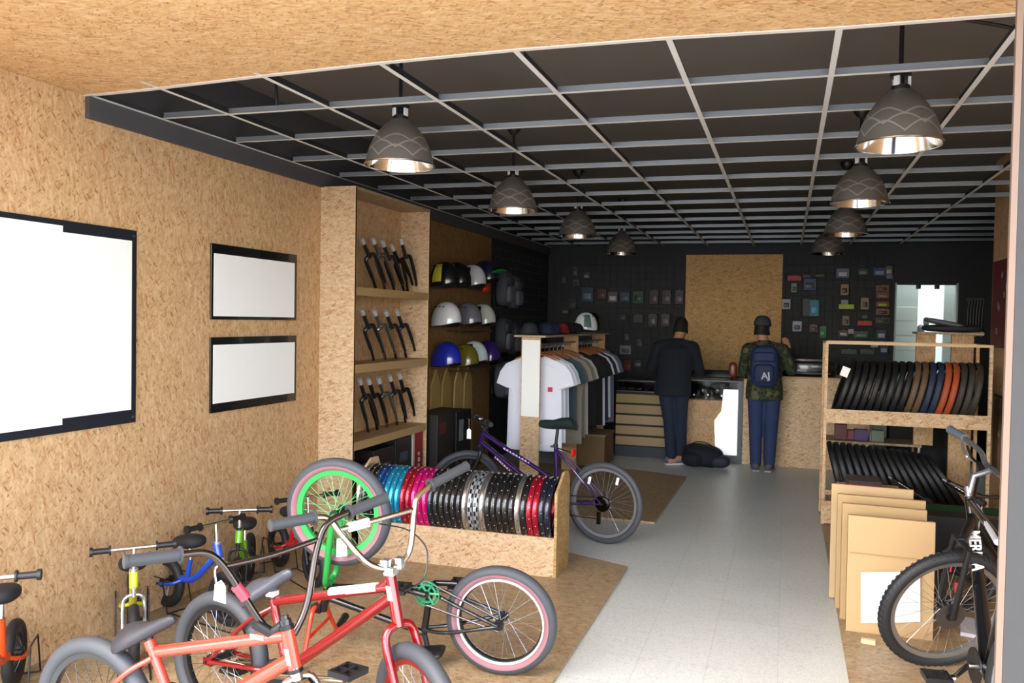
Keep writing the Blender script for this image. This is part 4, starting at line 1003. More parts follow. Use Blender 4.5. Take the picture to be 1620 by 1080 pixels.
ys = [7.36, 7.5, 7.66, 7.82, 7.97, 8.13, 8.29, 8.45, 8.75, 8.88, 9.01, 9.14, 9.3, 9.45, 9.62, 9.78]
for i, ((k_, c, lb, ln), y) in enumerate(zip(shirts, ys)):
    s = make_shirt(CL(c, k_), ln); s.location = (-2.28, y, 1.405); s.rotation_euler = (0, 0, rnd.uniform(-.12, .12)); s['label'] = lb
    if i == 0:
        r0 = ROOT[s.name]; m = MB().b2((.13, -.028, -.42), (.175, -.0225, -.375)); o = part(m, 'chest_mark', mat('c0203c', .6, key='redmark'), s, 'small red square print', smooth=False)
for i, (y0, lb, cc) in enumerate(((8.9, 'brown wooden storage box under the far bay of the clothes rack', '5d4526'),)):
    t = thing('storage_box', lb, 'box', (-2.2, 9.2, .02))
    part(MB().b2((-2.5, 8.92, .0205), (-1.93, 9.4, .36), .004), 'box_body', mat('6a5130', .6, key='boxb', bump=.3), t, smooth=False)
    part(MB().b2((-2.5, 8.90, .36), (-1.92, 9.4, .385), .004), 'lid', mat('7d6947', .6, key='boxl', bump=.3), t, smooth=False)
def cap(label, c, m, az=0, brim=None):
    c = V(c); t = thing('baseball_cap', label, 'cap', c, 'caps on the clothes rack shelf'); R = Matrix.Rotation(az, 3, 'Z'); rings = []
    for i in range(8):
        th = PI/2*i/7; rings.append([c+R @ V((math.cos(a)*.095*math.cos(th)**.7, math.sin(a)*.085*math.cos(th)**.7, .002+.115*math.sin(th))) for a in [2*PI*j/24 for j in range(24)]])
    part(MB().loft(rings, caps=True), 'crown', m, t)
    part(MB().blob(c+R @ V((.12, 0, .012)), (.13, .15, .012), R, p=.8), 'brim', brim or m, t)
    part(MB().blob(c+V((0, 0, .118)), (.014, .014, .01), p=1, nu=10, nv=6), 'button', m, t)
    return t
zt = 1.519
cap('charcoal cap nearest the front of the clothes rack shelf', (-2.33, 7.32, zt), CL('23282c', 'cap0'), -1.2)
cap('navy cap with pale badge on the clothes rack shelf', (-2.26, 7.62, zt), CL('141c34', 'cap1'), -1.0)
cap('dark blue cap behind the navy cap', (-2.27, 7.9, zt), CL('1a2440', 'cap2'), -1.3)
cap('red cap in the middle of the clothes rack shelf', (-2.26, 8.2, zt), CL('7c1420', 'cap3'), -1.4)
cap('black cap between the red cap and the white helmet', (-2.27, 8.5, zt), CL('0e1012', 'cap4'), -.8)
cap('teal brimmed black cap beside the white helmet', (-2.26, 8.8, zt), CL('10171a', 'cap5'), -.2, brim=CL('5c7c80', 'cap5b'))
helmet('white helmet with grey green pattern on the clothes rack shelf', (-2.24, 9.2, zt+.092), GL('dfe6e8', 'helmet_w3'), az=-2.6, size=1.0, group='helmets on the clothes rack shelf', strap=False, stripe=mat('55706e', .4, key='hstripe'))
helmet('black helmet behind the white one on the clothes rack shelf', (-2.27, 9.6, zt+.092), BLKG, az=-2.2, size=1.05, group='helmets on the clothes rack shelf', strap=False)

# ------------------------------------------------------------ counter
CYF, CYB = 9.85, 10.45
t = thing('shop_counter', 'strand board shop counter, right part with solid front', 'counter', (.1, 10.1, 0))
part(MB().b2((-.47, CYF, .001), (1.0, CYF+.02, 1.035)), 'front_panel', osb('osb_counter', 'y', base=('dcbe98', 'ccaa82', 'e8d2b2')), t, smooth=False)
part(MB().b2((-.49, CYF-.015, 1.035), (1.0, CYB, 1.06)), 'worktop', mat('c09c68', .45, key='worktop', bump=.2), t, smooth=False)
part(MB().b2((-.47, CYF+.02, .001), (-.45, CYB, 1.035)), 'side_panel', OSB_X, t, smooth=False)
t = thing('display_counter', 'grey framed display counter with lit white panel and glass top case beside the solid counter', 'counter', (-.8, 10.1, 0))
GF = mat('4b4e57', .45, key='frame_grey')
part(MB().b2((-1.12, CYF+.005, .09), (-.52, CYF+.02, .74)), 'front_panel', OSB_Y, t, smooth=False)
part(MB().b2((-1.14, CYF, .001), (-.475, CYF+.03, .09)).b2((-.53, CYF, .09), (-.475, CYF+.03, .965)).b2((-1.14, CYF, .09), (-1.12, CYF+.03, .965)), 'base_frame', GF, t, smooth=False)
part(MB().b2((-1.12, CYF+.02, .09), (-.53, CYB, .74)), 'cabinet_body', BLKM, t, smooth=False)
pw = MB().prism([(-.70, CYF-.004, .88), (-.53, CYF-.004, .88), (-.53, CYF-.004, .1), (-.78, CYF-.004, .1), (-.80, CYF-.004, .5), (-.72, CYF-.004, .62)], (0, .006, 0))
part(pw, 'lightbox_panel', mat('f6f8f8', .5, key='lightbox', emit=('f4f8f8', .9)), t, 'large blank white lit panel', smooth=False)
im = MB().smooth_tube([(-.74, CYF-.006, .68), (-.82, CYF-.006, .58), (-.86, CYF-.006, .54), (-1.0, CYF-.006, .52)], .012, 6, flat=.3).smooth_tube([(-1.02, CYF-.006, .5), (-.9, CYF-.006, .46), (-.82, CYF-.006, .36), (-.8, CYF-.006, .2)], .012, 6, flat=.3)
part(im, 'printed_lines', mat('d8cdb8', .6, key='prt'), t)
GLASS = mat('e8f0ee', .03, key='glass', trans=1.0, spec=.5)
part(MB().b2((-1.12, CYF+.002, .755), (-.53, CYF+.008, .96)), 'glass_front', GLASS, t, smooth=False)
part(MB().b2((-1.14, CYF-.005, .965), (-.475, CYB, .985)), 'top_frame', GF, t, smooth=False)
part(MB().b2((-1.12, CYF+.01, .742), (-.53, CYB, .75)), 'case_shelf', BLK, t, smooth=False)
for i in range(9):
    x = -1.06+.055*i; y = CYF+.08+.05*(i % 2)
    tt = MB().blob((x, y, .79+.03*(i % 3)), (.045, .04, .06), p=.7, nu=12, nv=8)
    solo(tt, 'bike_component', [CHR, BLK, STL][i % 3], 'small shiny component in the glass case of the grey framed counter', 'component', 'components in the glass case')
t = thing('slatted_cabinet', 'slatted wooden cabinet at the left end of the counter behind the clothes rack', 'cabinet', (-1.55, 10.1, 0))
part(MB().b2((-2.0, CYF+.03, .13), (-1.14, CYB, .80)), 'cabinet_body', BLKM, t, smooth=False)
for i in range(5):
    z = .145+.13*i
    part(MB().b2((-2.0, CYF+.005, z), (-1.145, CYF+.03, z+.105)), 'slat', mat(['a18762', '9f8560', 'a48a66', '9b815c', '8f7c4d'][i], .6, key='slat%d' % i, bump=.4, bscale=80), t, smooth=False)
part(MB().b2((-2.0, CYF+.012, .001), (-1.14, CYB, .13)), 'plinth', mat('2e323a', .6, key='plinth'), t, smooth=False)
part(MB().b2((-2.0, CYF, .93), (-1.14, CYB, .945)).b2((-2.0, CYF, .80), (-1.14, CYF+.02, .815)), 'top_frame', mat('25272b', .4, key='topf'), t, smooth=False)
part(MB().b2((-1.98, CYF+.004, .815), (-1.16, CYF+.008, .93)), 'glass_front', GLASS, t, smooth=False)
for i in range(8):
    x = -1.93+.1*i
    solo(MB().box((x, CYF+.1, .835), (.07, .07, .035), bevel=.004), 'boxed_part', mat(['27383c', '5c6468', '1b2226', '6f8080'][i % 4], .4, key='bx%d' % (i % 4)), 'small dark boxed part in the case above the slatted cabinet', 'box', 'boxed parts in the slatted cabinet case')
# things on the counter
t = thing('printer', 'low black printer on the solid counter behind the tyre shelf', 'printer', (.25, 10.1, 1.061))
part(MB().box((.25, 10.1, 1.15), (.62, .34, .17), bevel=.02), 'housing', BLKG, t); part(MB().box((.25, 9.95, 1.10), (.5, .1, .02), bevel=.004), 'paper_tray', mat('3c3d42', .4, key='tray'), t)
part(MB().box((.22, 10.12, 1.25), (.42, .26, .03), bevel=.006), 'lid', mat('6a4350', .3, key='plum', coat=.4), t, 'plum coloured lid')
t = thing('payment_terminal', 'small black payment terminal on the counter left of the printer', 'terminal', (-.2, 10.0, 1.061))
part(MB().box((-.14, 10.05, 1.08), (.1, .16, .035), bevel=.006), 'body', BLK, t); part(MB().box((-.14, 10.07, 1.1), (.07, .05, .006)), 'screen', mat('99a5ae', .2, key='scr'), t)
t = thing('laptop', 'open black laptop on the grey framed counter between the two customers', 'laptop', (-.8, 10.05, .986))
part(MB().box((-.8, 10.02, .996), (.34, .24, .018), bevel=.003), 'keyboard_base', BLK, t); part(MB().box((-.8, 10.17, 1.04), (.34, .012, .10), Matrix.Rotation(-.3, 3, 'X'), bevel=.003), 'screen', BLK, t)
solo(MB().blob((-.62, 10.2, 1.09), (.10, .08, .2), p=.6), 'spray_bottle', mat('7a2a18', .35, key='spray'), 'brown red bottle on the counter beside the laptop', 'bottle')

# ------------------------------------------------------------ back wall: board panel, wire grid, goods
t = solo(MB().b2((-1.34, YB-.022, .95), (-.07, YB-.002, 2.59)), 'wall_board', osb('osb_back', 'y', base=('d6ac70', 'c69858', 'e2be88')), 'tall strand board panel in the middle of the dark back wall', 'panel', smooth=False)
GR = mat('42474c', .5, .3, key='wire_grey')
def grid(lb, fn, u0, u1, z0, z1, st=.1):
    m = MB(); n = int((u1-u0)/st)+1; k2 = int((z1-z0)/st)+1
    for i in range(n): m.tube([fn(u0+i*st, z0), fn(u0+i*st, z1)], .0028, 4)
    for i in range(k2): m.tube([fn(u0, z0+i*st), fn(u1, z0+i*st)], .0028, 4)
    return solo(m, 'wire_grid', GR, lb, 'wire grid')
grid('black wire display grid on the back wall left of the board panel', lambda u, z: V((u, YB-.004, z)), -3.2, -1.42, .95, 2.55)
grid('black wire display grid on the back wall right of the board panel', lambda u, z: V((u, YB-.004, z)), -.03, 1.22, .95, 2.55)
grid('black wire display grid on the dark side wall above the backpacks', lambda u, z: V((XW+.004, u, z)), 9.0, 11.1, 1.0, 2.5)
YG = YB-.05
def pack(px, py, w, h, c, lb, grp=None, name='hanging_pack', cat='package', key=None, c2=None, thick=.03, m=None):
    p = on_y(px, py, YG)
    t = thing(name, lb, cat, (p.x, p.y, p.z-h/2), grp)
    part(MB().box((p.x, YG-thick/2, p.z), (w, thick, h), bevel=min(w, h, thick)*.15), 'card', m or mat(c, .5, key='pk'+c), t, smooth=False)
    part(MB().cyl((p.x, YB-.001, p.z+h/2-.008), (p.x, YG-thick-.03, p.z+h/2-.004), .003, 6), 'hook', STL, t)
    if c2: part(MB().box((p.x, YG-thick-.004, p.z-h*.1), (w*.62, .014, h*.42), bevel=.003), 'product', mat(c2, .4, key='pk'+c2), t)
    return t
S = 112.0  # pixels per metre on the back wall
spec = [
 (1257, 440, 20, 8, 'a01828', 'bright red saddle hanging high on the right back grid', None), (1256, 455, 8, 14, '7c827c', 'pale narrow pack below the red saddle', '2a2c2e'),
 (1281, 450, 18, 18, '18275c', 'dark blue pack right of the red saddle', '101830'), (1276, 437, 12, 5, '3a1518', 'dark saddle right of the red one', None), (1297, 436, 14, 5, '3c2c10', 'brown saddle high on the right back grid', None),
 (1288, 487, 14, 24, '1c6c86', 'turquoise pack in the middle of the right back grid', '2f98b8'), (1275, 486, 10, 26, '0c1c22', 'black pack left of the turquoise one', None),
 (1244, 481, 12, 15, '9a9ab4', 'white and black pack beside the board panel', '14141c'), (1261, 516, 13, 15, 'aab0cc', 'pale pack low beside the board panel', '24345c'),
 (1287, 519, 12, 12, '5c2c34', 'dusty red pack low on the right back grid', '20141a'), (1302, 525, 10, 18, '165a24', 'green tall pack low on the right back grid', '0f7a2a'),
 (1336, 458, 11, 16, '9a7c54', 'kraft pack with two holes, topmost of the brown packs', '201812'), (1336, 478, 10, 7, '8c8c94', 'small grey pack above the lime one', None), (1339, 485, 21, 7, 'a8bc28', 'lime yellow wide pack in the centre right back grid', None),
 (1338, 507, 10, 14, '7a6440', 'lowest kraft pack of its column', '1c1610'), (1368, 480, 11, 17, '94805c', 'kraft pack right of the lime yellow pack', '231b12'),
 (1368, 501, 8, 5, '3c5a34', 'small green tag pack above the red one', None), (1368, 511, 20, 7, 'b02a22', 'bright red wide pack right of the kraft column', None),
 (1396, 456, 18, 10, '6b4a2c', 'brown box, topmost of the stack next to the doorway', '3a1414'), (1396, 467, 18, 9, '6c3c30', 'red brown box, second of the stack next to the doorway', '8a6a44'), (1396, 481, 18, 8, '7c3028', 'rust box with lime end next to the doorway', 'a0b430'),
 (1396, 493, 18, 9, '7a5234', 'tan box, fourth of the stack next to the doorway', '2c1810'), (1396, 507, 20, 9, '3a2c20', 'dark brown box, lowest of the stack next to the doorway', '1a1512'),
 (1333, 432, 18, 14, '5f6780', 'pale blue grey pack in the top row of the right back grid', 'b4b8c8'), (1365, 430, 14, 10, '26382c', 'dark green pack in the top row of the right back grid', '6a7a70'), (1391, 430, 18, 12, '2c3a70', 'blue pack in the top row near the doorway', '8890b4'), (1406, 428, 10, 14, '5c543c', 'khaki pack at the end of the top row', 'a8a0b0'), (1407, 438, 9, 6, '6a6480', 'lilac tag pack at the end of the top row', None),
 (1334, 527, 14, 10, '4c1a2c', 'wine red pack just above the tyre shelf frame', '9a9aa4'), (1346, 524, 8, 7, '8a8a92', 'light grey pack above the tyre shelf frame', None), (1362, 529, 20, 10, '16462a', 'green pack just above the tyre shelf frame', '5c6c60'), (1394, 529, 14, 14, '18204c', 'dark blue pack above the tyre shelf frame near the doorway', '9a94a4'),
 (1343, 556, 22, 8, '15301c', 'dark green pack seen inside the tyre shelf frame', None), (1372, 556, 20, 8, '16351f', 'second dark green pack seen inside the tyre shelf frame', None), (1383, 545, 10, 8, 'a4a8a4', 'white pack seen inside the tyre shelf frame', None), (1398, 552, 12, 14, '141c4a', 'navy pack seen inside the tyre shelf frame', '8c90a8'),
 (911, 430, 9, 16, '3c343a', 'grey brown triangular pack high on the left back grid', '6c5c64'), (929, 436, 12, 10, '34363c', 'dark framed pack right of the triangular one', '80848c'), (912, 447, 10, 10, '50545c', 'pale framed pack on the left back grid', '16181c'), (893, 443, 8, 10, '4a423c', 'brown grey small pack on the left back grid', None),
 (930, 466, 20, 24, '22304a', 'large navy blue pack on the left back grid', '5c7482'), (953, 465, 14, 16, '3a2420', 'dark pack with curved brown edge', '5c3c34'), (970, 470, 16, 17, '5c464c', 'mauve grey pack with white patch', 'b0b4bc'), (989, 470, 16, 16, '1c2c44', 'slate blue pack left of the green one', '40586c'),
 (1010, 470, 17, 20, '10401f', 'green pack on the left back grid', '0c2c16'),
 (1035, 470, 14, 22, '2c1820', 'dark plum pack, first left of the board panel group', '4c3c40'), (1055, 470, 14, 22, '2a161e', 'dark plum pack, second of the group', '503c42'), (1075, 470, 13, 22, '28141c', 'dark plum pack touching the board panel', '64484c'),
 (1033, 506, 14, 20, '241c20', 'blackish pack in the second row, left of three', '5c5458'), (1053, 506, 14, 20, '221a1e', 'blackish pack in the second row, middle of three', '585054'), (1010, 504, 16, 14, '2c1414', 'dark red brown pack in the second row', None), (986, 502, 12, 10, '26262a', 'charcoal small pack in the second row', '48484c'),
 (905, 480, 16, 18, '1c1e20', 'black pack above the caps', '343a30'), (895, 492, 14, 10, '1a2c1e', 'dark green pack above the caps', '60645c'), (855, 492, 14, 9, '2c2c28', 'olive black pack above the charcoal cap', '54564c'),
 (990, 553, 18, 14, '7c727c', 'lilac grey square pack beside the clothes rack', '38343c'), (993, 578, 12, 16, '5a1c26', 'dark red pack beside the far shirts', '7c2c34'), (1010, 575, 12, 12, '2a2c2e', 'black pack with pale print beside the navy jacket', '8c9090'),
 (992, 533, 8, 10, '3a3c40', 'small dark grey pack above the lilac one', '5c6064'), (1012, 543, 10, 12, '2c2018', 'dark brown pack left of the navy jacket', '4c3626')]
for (px, py, w, h, c, lb, c2) in spec:
    pack(px, py, w/S, h/S, c, lb, c2=c2)
# tools at the right end of the back wall
for i in range(6):
    p = on_y(1531+4.6*i, 478+(i % 2), YG); q = on_y(1531+4.6*i, 528, YG)
    t = thing('cable_pack', 'thin silver cable hanging at the right end of the back wall, %s from the doorway' % (ordn+['sixth'])[i], 'cable', (p.x, p.y, p.z-.3), 'cables at the right end of the back wall')
    part(MB().smooth_tube([p+V((-.018, 0, .02)), p+V((0, 0, .055)), p+V((.018, 0, .02)), p+V((.004, 0, -.1)), p+V((0, 0, -.42))], .005, 6), 'cable', STL, t)
    part(MB().box(q, (.03, .02, .05)), 'end_fitting', mat('9a9ca0', .4, key='fit'), t)

# back room seen through the doorway
struct(MB().b2((1.1, YB+.12, -.1), (2.9, 13.6, 0)), 'floor', mat('b9bdb8', .5, key='rear_floor'))
struct(MB().b2((1.1, YB+.12, 0), (1.2, 13.6, 2.6)).b2((2.8, YB+.12, 0), (2.9, 13.6, 2.6)).b2((1.1, 13.6, 0), (2.9, 13.7, 2.6)), 'wall_rear', mat('dfe6e4', .7, key='rear_white'))
struct(MB().b2((1.1, YB+.12, 2.6), (2.9, 13.7, 2.7)), 'ceiling', mat('dfe6e4', .7, key='rear_white'))
struct(MB().b2((1.316, YB-.02, 0), (1.336, YB+.12, 2.22)).b2((2.03, YB-.02, 0), (2.05, YB+.12, 2.22)), 'door_1', mat('aab0ae', .5, key='door_trim'))
t = thing('tall_cabinet', 'tall white cabinet with drawer lines in the bright back room', 'cabinet', (1.62, 12.3, .0))
part(MB().b2((1.32, 12.0, .001), (1.70, 12.6, 2.3)), 'cabinet_body', mat('d9e2e0', .5, key='cabw'), t, smooth=False)
for i in range(8):
    part(MB().b2((1.34, 11.985, .35+.2*i), (1.68, 12.0, .53+.2*i), .003), 'drawer', mat('e4ecea', .45, key='cabd'), t, smooth=False)
solo(MB().b2((2.02, 12.0, .001), (2.45, 12.05, 2.35)), 'room_divider', mat('cfdad8', .5, key='divw'), 'white upright panel standing in the bright back room', 'panel', smooth=False)
solo(MB().b2((1.78, 12.9, .001), (1.98, 12.95, 1.5)).blob((1.86, 12.8, 1.62), (.1, .1, .16), p=.8).blob((1.93, 12.8, 1.74), (.08, .08, .14), p=.8), 'coat_stand', mat('303438', .6, key='coat'), 'dark coats seen through the doorway between white panels', 'coat')
for i, x in enumerate((1.585, 1.80)): solo(MB().box((x, YB-.03, 2.17), (.055, .05, .05), bevel=.005), 'door_closer', BLK, 'small black fitting on the top %s the doorway frame' % ('left of' if i == 0 else 'right of'), 'fitting')
# ------------------------------------------------------------ posters on the right wall
RP = mat('5e1420', .5, key='poster_red')
def rposter(lb, y0, y1, z0, z1, m, dots, fr):
    t = thing('wall_poster', lb, 'poster', (XR-.01, (y0+y1)/2, z0))
    part(MB().b2((XR-.012, y0, z0), (XR-.001, y1, z1)), 'board', fr, t, smooth=False)
    part(MB().b2((XR-.0135, y0+.015, z0+.015), (XR-.012, y1-.015, z1-.015)), 'print_area', m, t, smooth=False)
    d = MB(); rr = random.Random(3)
    for i in range(dots):
        y, z = rr.uniform(y0+.1, y1-.1), rr.uniform(z0+.1, z1-.1); d.box((XR-.0142, y, z), (.001, .05, .05), Matrix.Rotation(rr.uniform(0, 1), 3, 'X'))
    part(d, 'printed_marks', mat('8a8f86', .6, key='marks'), t, smooth=False)
p0, p1 = on_x(1571, 412, XR-.013), on_x(1571, 552, XR-.013)
rposter('tall dark red poster with faint marks on the right strand board wall', p0.y-1.0, p0.y, p1.z, p0.z, RP, 14, mat('b89a80', .5, key='pf'))
p0, p1 = on_x(1572, 622, XR-.013), on_x(1578, 745, XR-.013)
rposter('black poster with white scrawls low on the right wall', p0.y-.9, p0.y, p1.z, p0.z, BLKG, 9, BLK)
# ------------------------------------------------------------ tyre shelf on the right
TX0, TX1, TY0, TY1 = .31, 1.55, 7.05, 7.55
t = thing('tyre_shelf', 'open strand board shelf unit filled with two rows of tyres on the right', 'shelf', (.93, 7.3, .02))
for x in (TX0, TX1-.024):
    for y in (TY0, TY1-.03): part(MB().b2((x, y, .0205), (x+.024, y+.03, 1.51)), 'post', OSB_LY if y == TY0 else OSB_Y, t, smooth=False)
for y in (TY0, TY1-.02): part(MB().b2((TX0, y, 1.51), (TX1, y+.02, 1.53)), 'top_rail', mat('cdb088', .6, key='rail', bump=.3), t, smooth=False)
for x in (TX0, TX1-.024): part(MB().b2((x, TY0+.02, 1.51), (x+.024, TY1-.02, 1.53)), 'side_rail', PLY, t, smooth=False)
for zz, zb in ((.862, .975), (.03, .215)):
    part(MB().b2((TX0+.024, TY0, zz), (TX1-.024, TY0+.018, zb)), 'front_board', OSB_LY, t, smooth=False)
    part(MB().b2((TX0+.024, TY1-.018, zz), (TX1-.024, TY1, zb)), 'back_board', OSB_LY, t, smooth=False)
    part(MB().b2((TX0+.024, TY0+.018, zz+.005), (TX1-.024, TY1-.018, zz+.022)), 'shelf_board', OSB_Z, t, smooth=False)
def make_tyre(m, name='bicycle_tyre', R=.25, r=.024):
    t = thing(name, '', 'tyre', (0, 0, 0), 'tyres on the right shelf')
    pr = [(R-.045, .012), (R-.03, .021), (R-.012, .0235), (R-.002, .014), (R, 0), (R-.002, -.014), (R-.012, -.0235), (R-.03, -.021), (R-.045, -.012), (R-.043, -.009), (R-.03, -.018), (R-.006, 0), (R-.03, .018), (R-.043, .009)]
    part(MB().lathe(pr, (0, 0, 0), (1, 0, 0), 48, closed=True), 'casing', m, t)
    part(MB().lathe([(R-.044, .0125), (R-.044, .009), (R-.047, .0105)], (0, 0, 0), (1, 0, 0), 40, closed=True).lathe([(R-.044, -.0125), (R-.044, -.009), (R-.047, -.0105)], (0, 0, 0), (1, 0, 0), 40, closed=True), 'bead', BLKM, t)
    return t
TC = {'black': mat('131416', .55, key='ty_black', bump=.3, bscale=140), 'brown': mat('5a4632', .6, key='ty_brown', bump=.3, bscale=140), 'navy': mat('1f2c44', .6, key='ty_navy', bump=.3, bscale=140), 'orange': mat('a04822', .6, key='ty_orange', bump=.3, bscale=140), 'olive': mat('33302a', .6, key='ty_olive', bump=.3, bscale=140)}
tp = {c: make_tyre(m) for c, m in TC.items()}
up = ['black']*9+['brown', 'brown', 'navy', 'navy', 'orange', 'orange', 'olive', 'olive', 'olive']
WN = ['outermost', 'second', 'third', 'fourth', 'fifth', 'sixth', 'seventh', 'eighth', 'ninth']
for i, c in enumerate(up):
    a = math.radians(17-6*i/17); x = .44+.98*i/17+ .03
    h = .25*math.cos(a)+.024*math.sin(a)
    if c == 'black': lb = 'black tyre on the upper right shelf, %s from the left post' % WN[i]
    else:
        k2 = up[:i].count(c); lb = '%s tyre on the upper right shelf, %s of its colour from the left' % ({'navy': 'dark blue'}.get(c, c), ['first', 'second', 'third'][k2])
    again(tp[c], (x, 7.30, .886+h), (0, a, 0), lb, 'tyres on the upper right shelf')
for i in range(15):
    a = -math.radians(14+1.5*i); x = .49+.066*i-.25*math.sin(-a)
    h = .25*math.cos(a)+.024*math.sin(-a)
    again(tp['black'], (x, 7.30, .055+h+.13), (0, a, 0), 'black tyre on the lower right shelf, %s from the left post' % (WN+['tenth', 'eleventh', 'twelfth', 'thirteenth', 'fourteenth', 'fifteenth'])[i], 'tyres on the lower right shelf')
part_ = None
solo(MB().b2((.36, 7.09, .06), (1.5, 7.5, .178)), 'riser_block', OSB_Z, 'strand board riser under the lower row of tyres', 'board', smooth=False)
t = thing('size_card', 'small white size card clipped to the first upper tyre', 'card', at_d(1337, 590, 7.0))
c = on_y(1337, 588, 7.045); part(MB().box(c, (.062, .003, .08), Matrix.Rotation(.35, 3, 'Y')), 'card', PAPER, t, smooth=False)
part(MB().box(c+V((0, .02, .03)), (.02, .04, .02)), 'clip', STL, t)
# goods behind, on the wall side under the counter end
gs = [(1330, 680, 18, 22, '541218', 'red and white small box behind the lower tyres'), (1348, 694, 22, 14, '6e1a2e', 'pink red packet behind the lower tyres'), (1362, 690, 20, 16, '3c2860', 'violet packet behind the lower tyres'), (1386, 676, 18, 14, '7a807c', 'white carton behind the lower tyres'), (1388, 690, 18, 16, '66745f', 'pale green carton behind the lower tyres')]
t = thing('side_table', 'low strand board side table behind the tyre shelf carrying small packets', 'table', (.6, 8.25, .02))
part(MB().b2((.36, 8.0, .57), (1.2, 8.4, .59)), 'tabletop', OSB_Z, t, smooth=False)
for x in (.37, 1.17):
    for y in (8.01, 8.37): part(MB().b2((x, y, .001 if x < .3 else .001), (x+.02, y+.02, .57)), 'leg', OSB_X, t, smooth=False)
for i, (px, py, w, h, c, lb) in enumerate(gs):
    p = on_y(px, py, 8.1); solo(MB().box((p.x, 8.1+.03*(i % 2), .59+h/150/2+.001), (w/165, .08, h/150), bevel=.004), 'small_packet', mat(c, .45, key='gp'+c), lb, 'packet', smooth=False)
solo(MB().b2((.98, 8.5, .02), (1.62, 8.9, .95)), 'speaker_cabinet', BLKM, 'tall black box standing behind the right tyre shelf', 'box', smooth=False)
solo(MB().b2((.84, 8.52, .02), (.96, 8.9, 1.0)), 'display_panel', mat('6a7678', .5, key='gpan'), 'grey upright panel behind the right tyre shelf', 'panel', smooth=False)
solo(MB().b2((1.40, 7.9, .02), (1.58, 7.94, 1.15)), 'upright_board', OSB_Y, 'strand board upright standing behind the handlebar of the black mountain bike', 'board', smooth=False)
solo(MB().b2((1.44, 7.62, 1.2), (1.62, 7.64, 1.62)), 'upright_board', OSB_Y, 'short strand board piece in the upper right corner of the tyre shelf', 'board', smooth=False) if 0 else None
for i, (x0, x1) in enumerate(((1.03, 1.19), (1.32, 1.50))):
    solo(MB().b2((x0+.1, 8.0, .0205 if i else .595), (x1+.1, 8.04, 1.62)), 'upright_board', OSB_Y, 'strand board upright behind the upper tyres, %s of two' % ('left' if i == 0 else 'right'), 'board', smooth=False)
t = thing('folded_jackets', 'pile of folded black and grey jackets lying above the upper tyres near the doorway', 'clothes', (1.45, 8.0, 1.62))
part(MB().blob((1.42, 8.02, 1.655), (.5, .3, .07), p=.7), 'jacket', BLKM, t); part(MB().blob((1.36, 8.0, 1.70), (.36, .26, .05), Matrix.Rotation(.2, 3, 'Y'), p=.7), 'jacket', mat('5b6065', .7, key='jk'), t)
solo(MB().b2((1.12, 7.9, 1.6), (1.66, 8.2, 1.619)), 'wall_shelf', OSB_Z, 'short strand board shelf carrying the folded jackets', 'shelf', smooth=False)

# ------------------------------------------------------------ cardboard sheets, cartons, odds and ends
CBM = mat('b3946a', .75, key='cardboard', bump=.3, bscale=70); CBD = mat('9c7c50', .75, key='cardboard_d', bump=.3, bscale=70)
def sheet(lb, x0, x1, y, z1, lean, m=CBM, label=None, th=.035, name='flat_carton'):
    t = thing(name, lb, 'cardboard', ((x0+x1)/2, y, .0195), 'flattened cartons leaning in a stack')
    tn = math.tan(lean)
    pts = [(x0, y, .0195), (x1, y, .0195), (x1-.0, y+z1*tn, z1), (x0, y+z1*tn, z1+.006)]
    part(MB().prism(pts, (0, th*.3, 0)), 'front_sheet', m, t, smooth=False)
    part(MB().prism([(a, b+th*.55, c) for a, b, c in pts], (0, th*.3, 0)), 'back_sheet', CBD, t, smooth=False)
    part(MB().prism([(x0, y, .03), (x0+.004, y, .03), (x0+.004, y+z1*tn, z1-.01), (x0, y+z1*tn, z1-.01)], (0, th*.85, 0)), 'fold_edge', m, t, smooth=False)
    return t
t = sheet('front flattened carton with blank white label, nearest the turned wheel', .345, .775, 4.62, .635, .04)
part(MB().prism([(.352, 4.6165, .445), (.77, 4.6165, .440), (.77, 4.6165, .4425), (.352, 4.6165, .4475)], (0, .002, 0)), 'crease', CBD, t, smooth=False)
pl = [on_y(x, y, 4.612) for x, y in ((1362, 905), (1456, 904), (1456, 984), (1362, 985))]
part(MB().prism(pl, (0, .0015, 0)), 'white_label', PAPER, t, 'blank white label', smooth=False)
sheet('second flattened carton of the leaning stack', .325, .76, 4.80, .66, .03, m=mat('a98b60', .75, key='cb2', bump=.3))
sheet('third flattened carton of the leaning stack', .31, .78, 4.98, .675, .025, m=mat('af9064', .75, key='cb3', bump=.3))
sheet('rearmost and tallest flattened carton of the stack, its edge toward the aisle', .285, .74, 5.16, .70, .02, m=mat('b99b72', .75, key='cb4', bump=.3))
for i, (px, py) in enumerate(((1331, 845), (1327, 870))): pass
solo(MB().box(tuple(on_z(1374, 1014, .032)), (.07, .03, .024), Matrix.Rotation(-.2, 3, 'Z'), bevel=.002), 'wood_block', mat('d9b58c', .6, key='woodblk'), 'small pale wood block on the platform in front of the cartons', 'block', smooth=False)
t = thing('product_box', 'dark red and black box lying on top of the carton stack', 'box', on_y(1366, 785, 5.6))
c = on_y(1366, 771, 5.6)
part(MB().box(c, (.2, .22, .10), bevel=.004), 'box_body', mat('501a20', .4, key='dred'), t, smooth=False); part(MB().box(c+V((0, 0, .055)), (.204, .224, .012), bevel=.003), 'lid', mat('2a2426', .4, key='dlid'), t, smooth=False)
z0 = c.z-.05
t = thing('low_crate', 'strand board crate behind the leaning cartons', 'crate', (.6, 5.75, .0195))
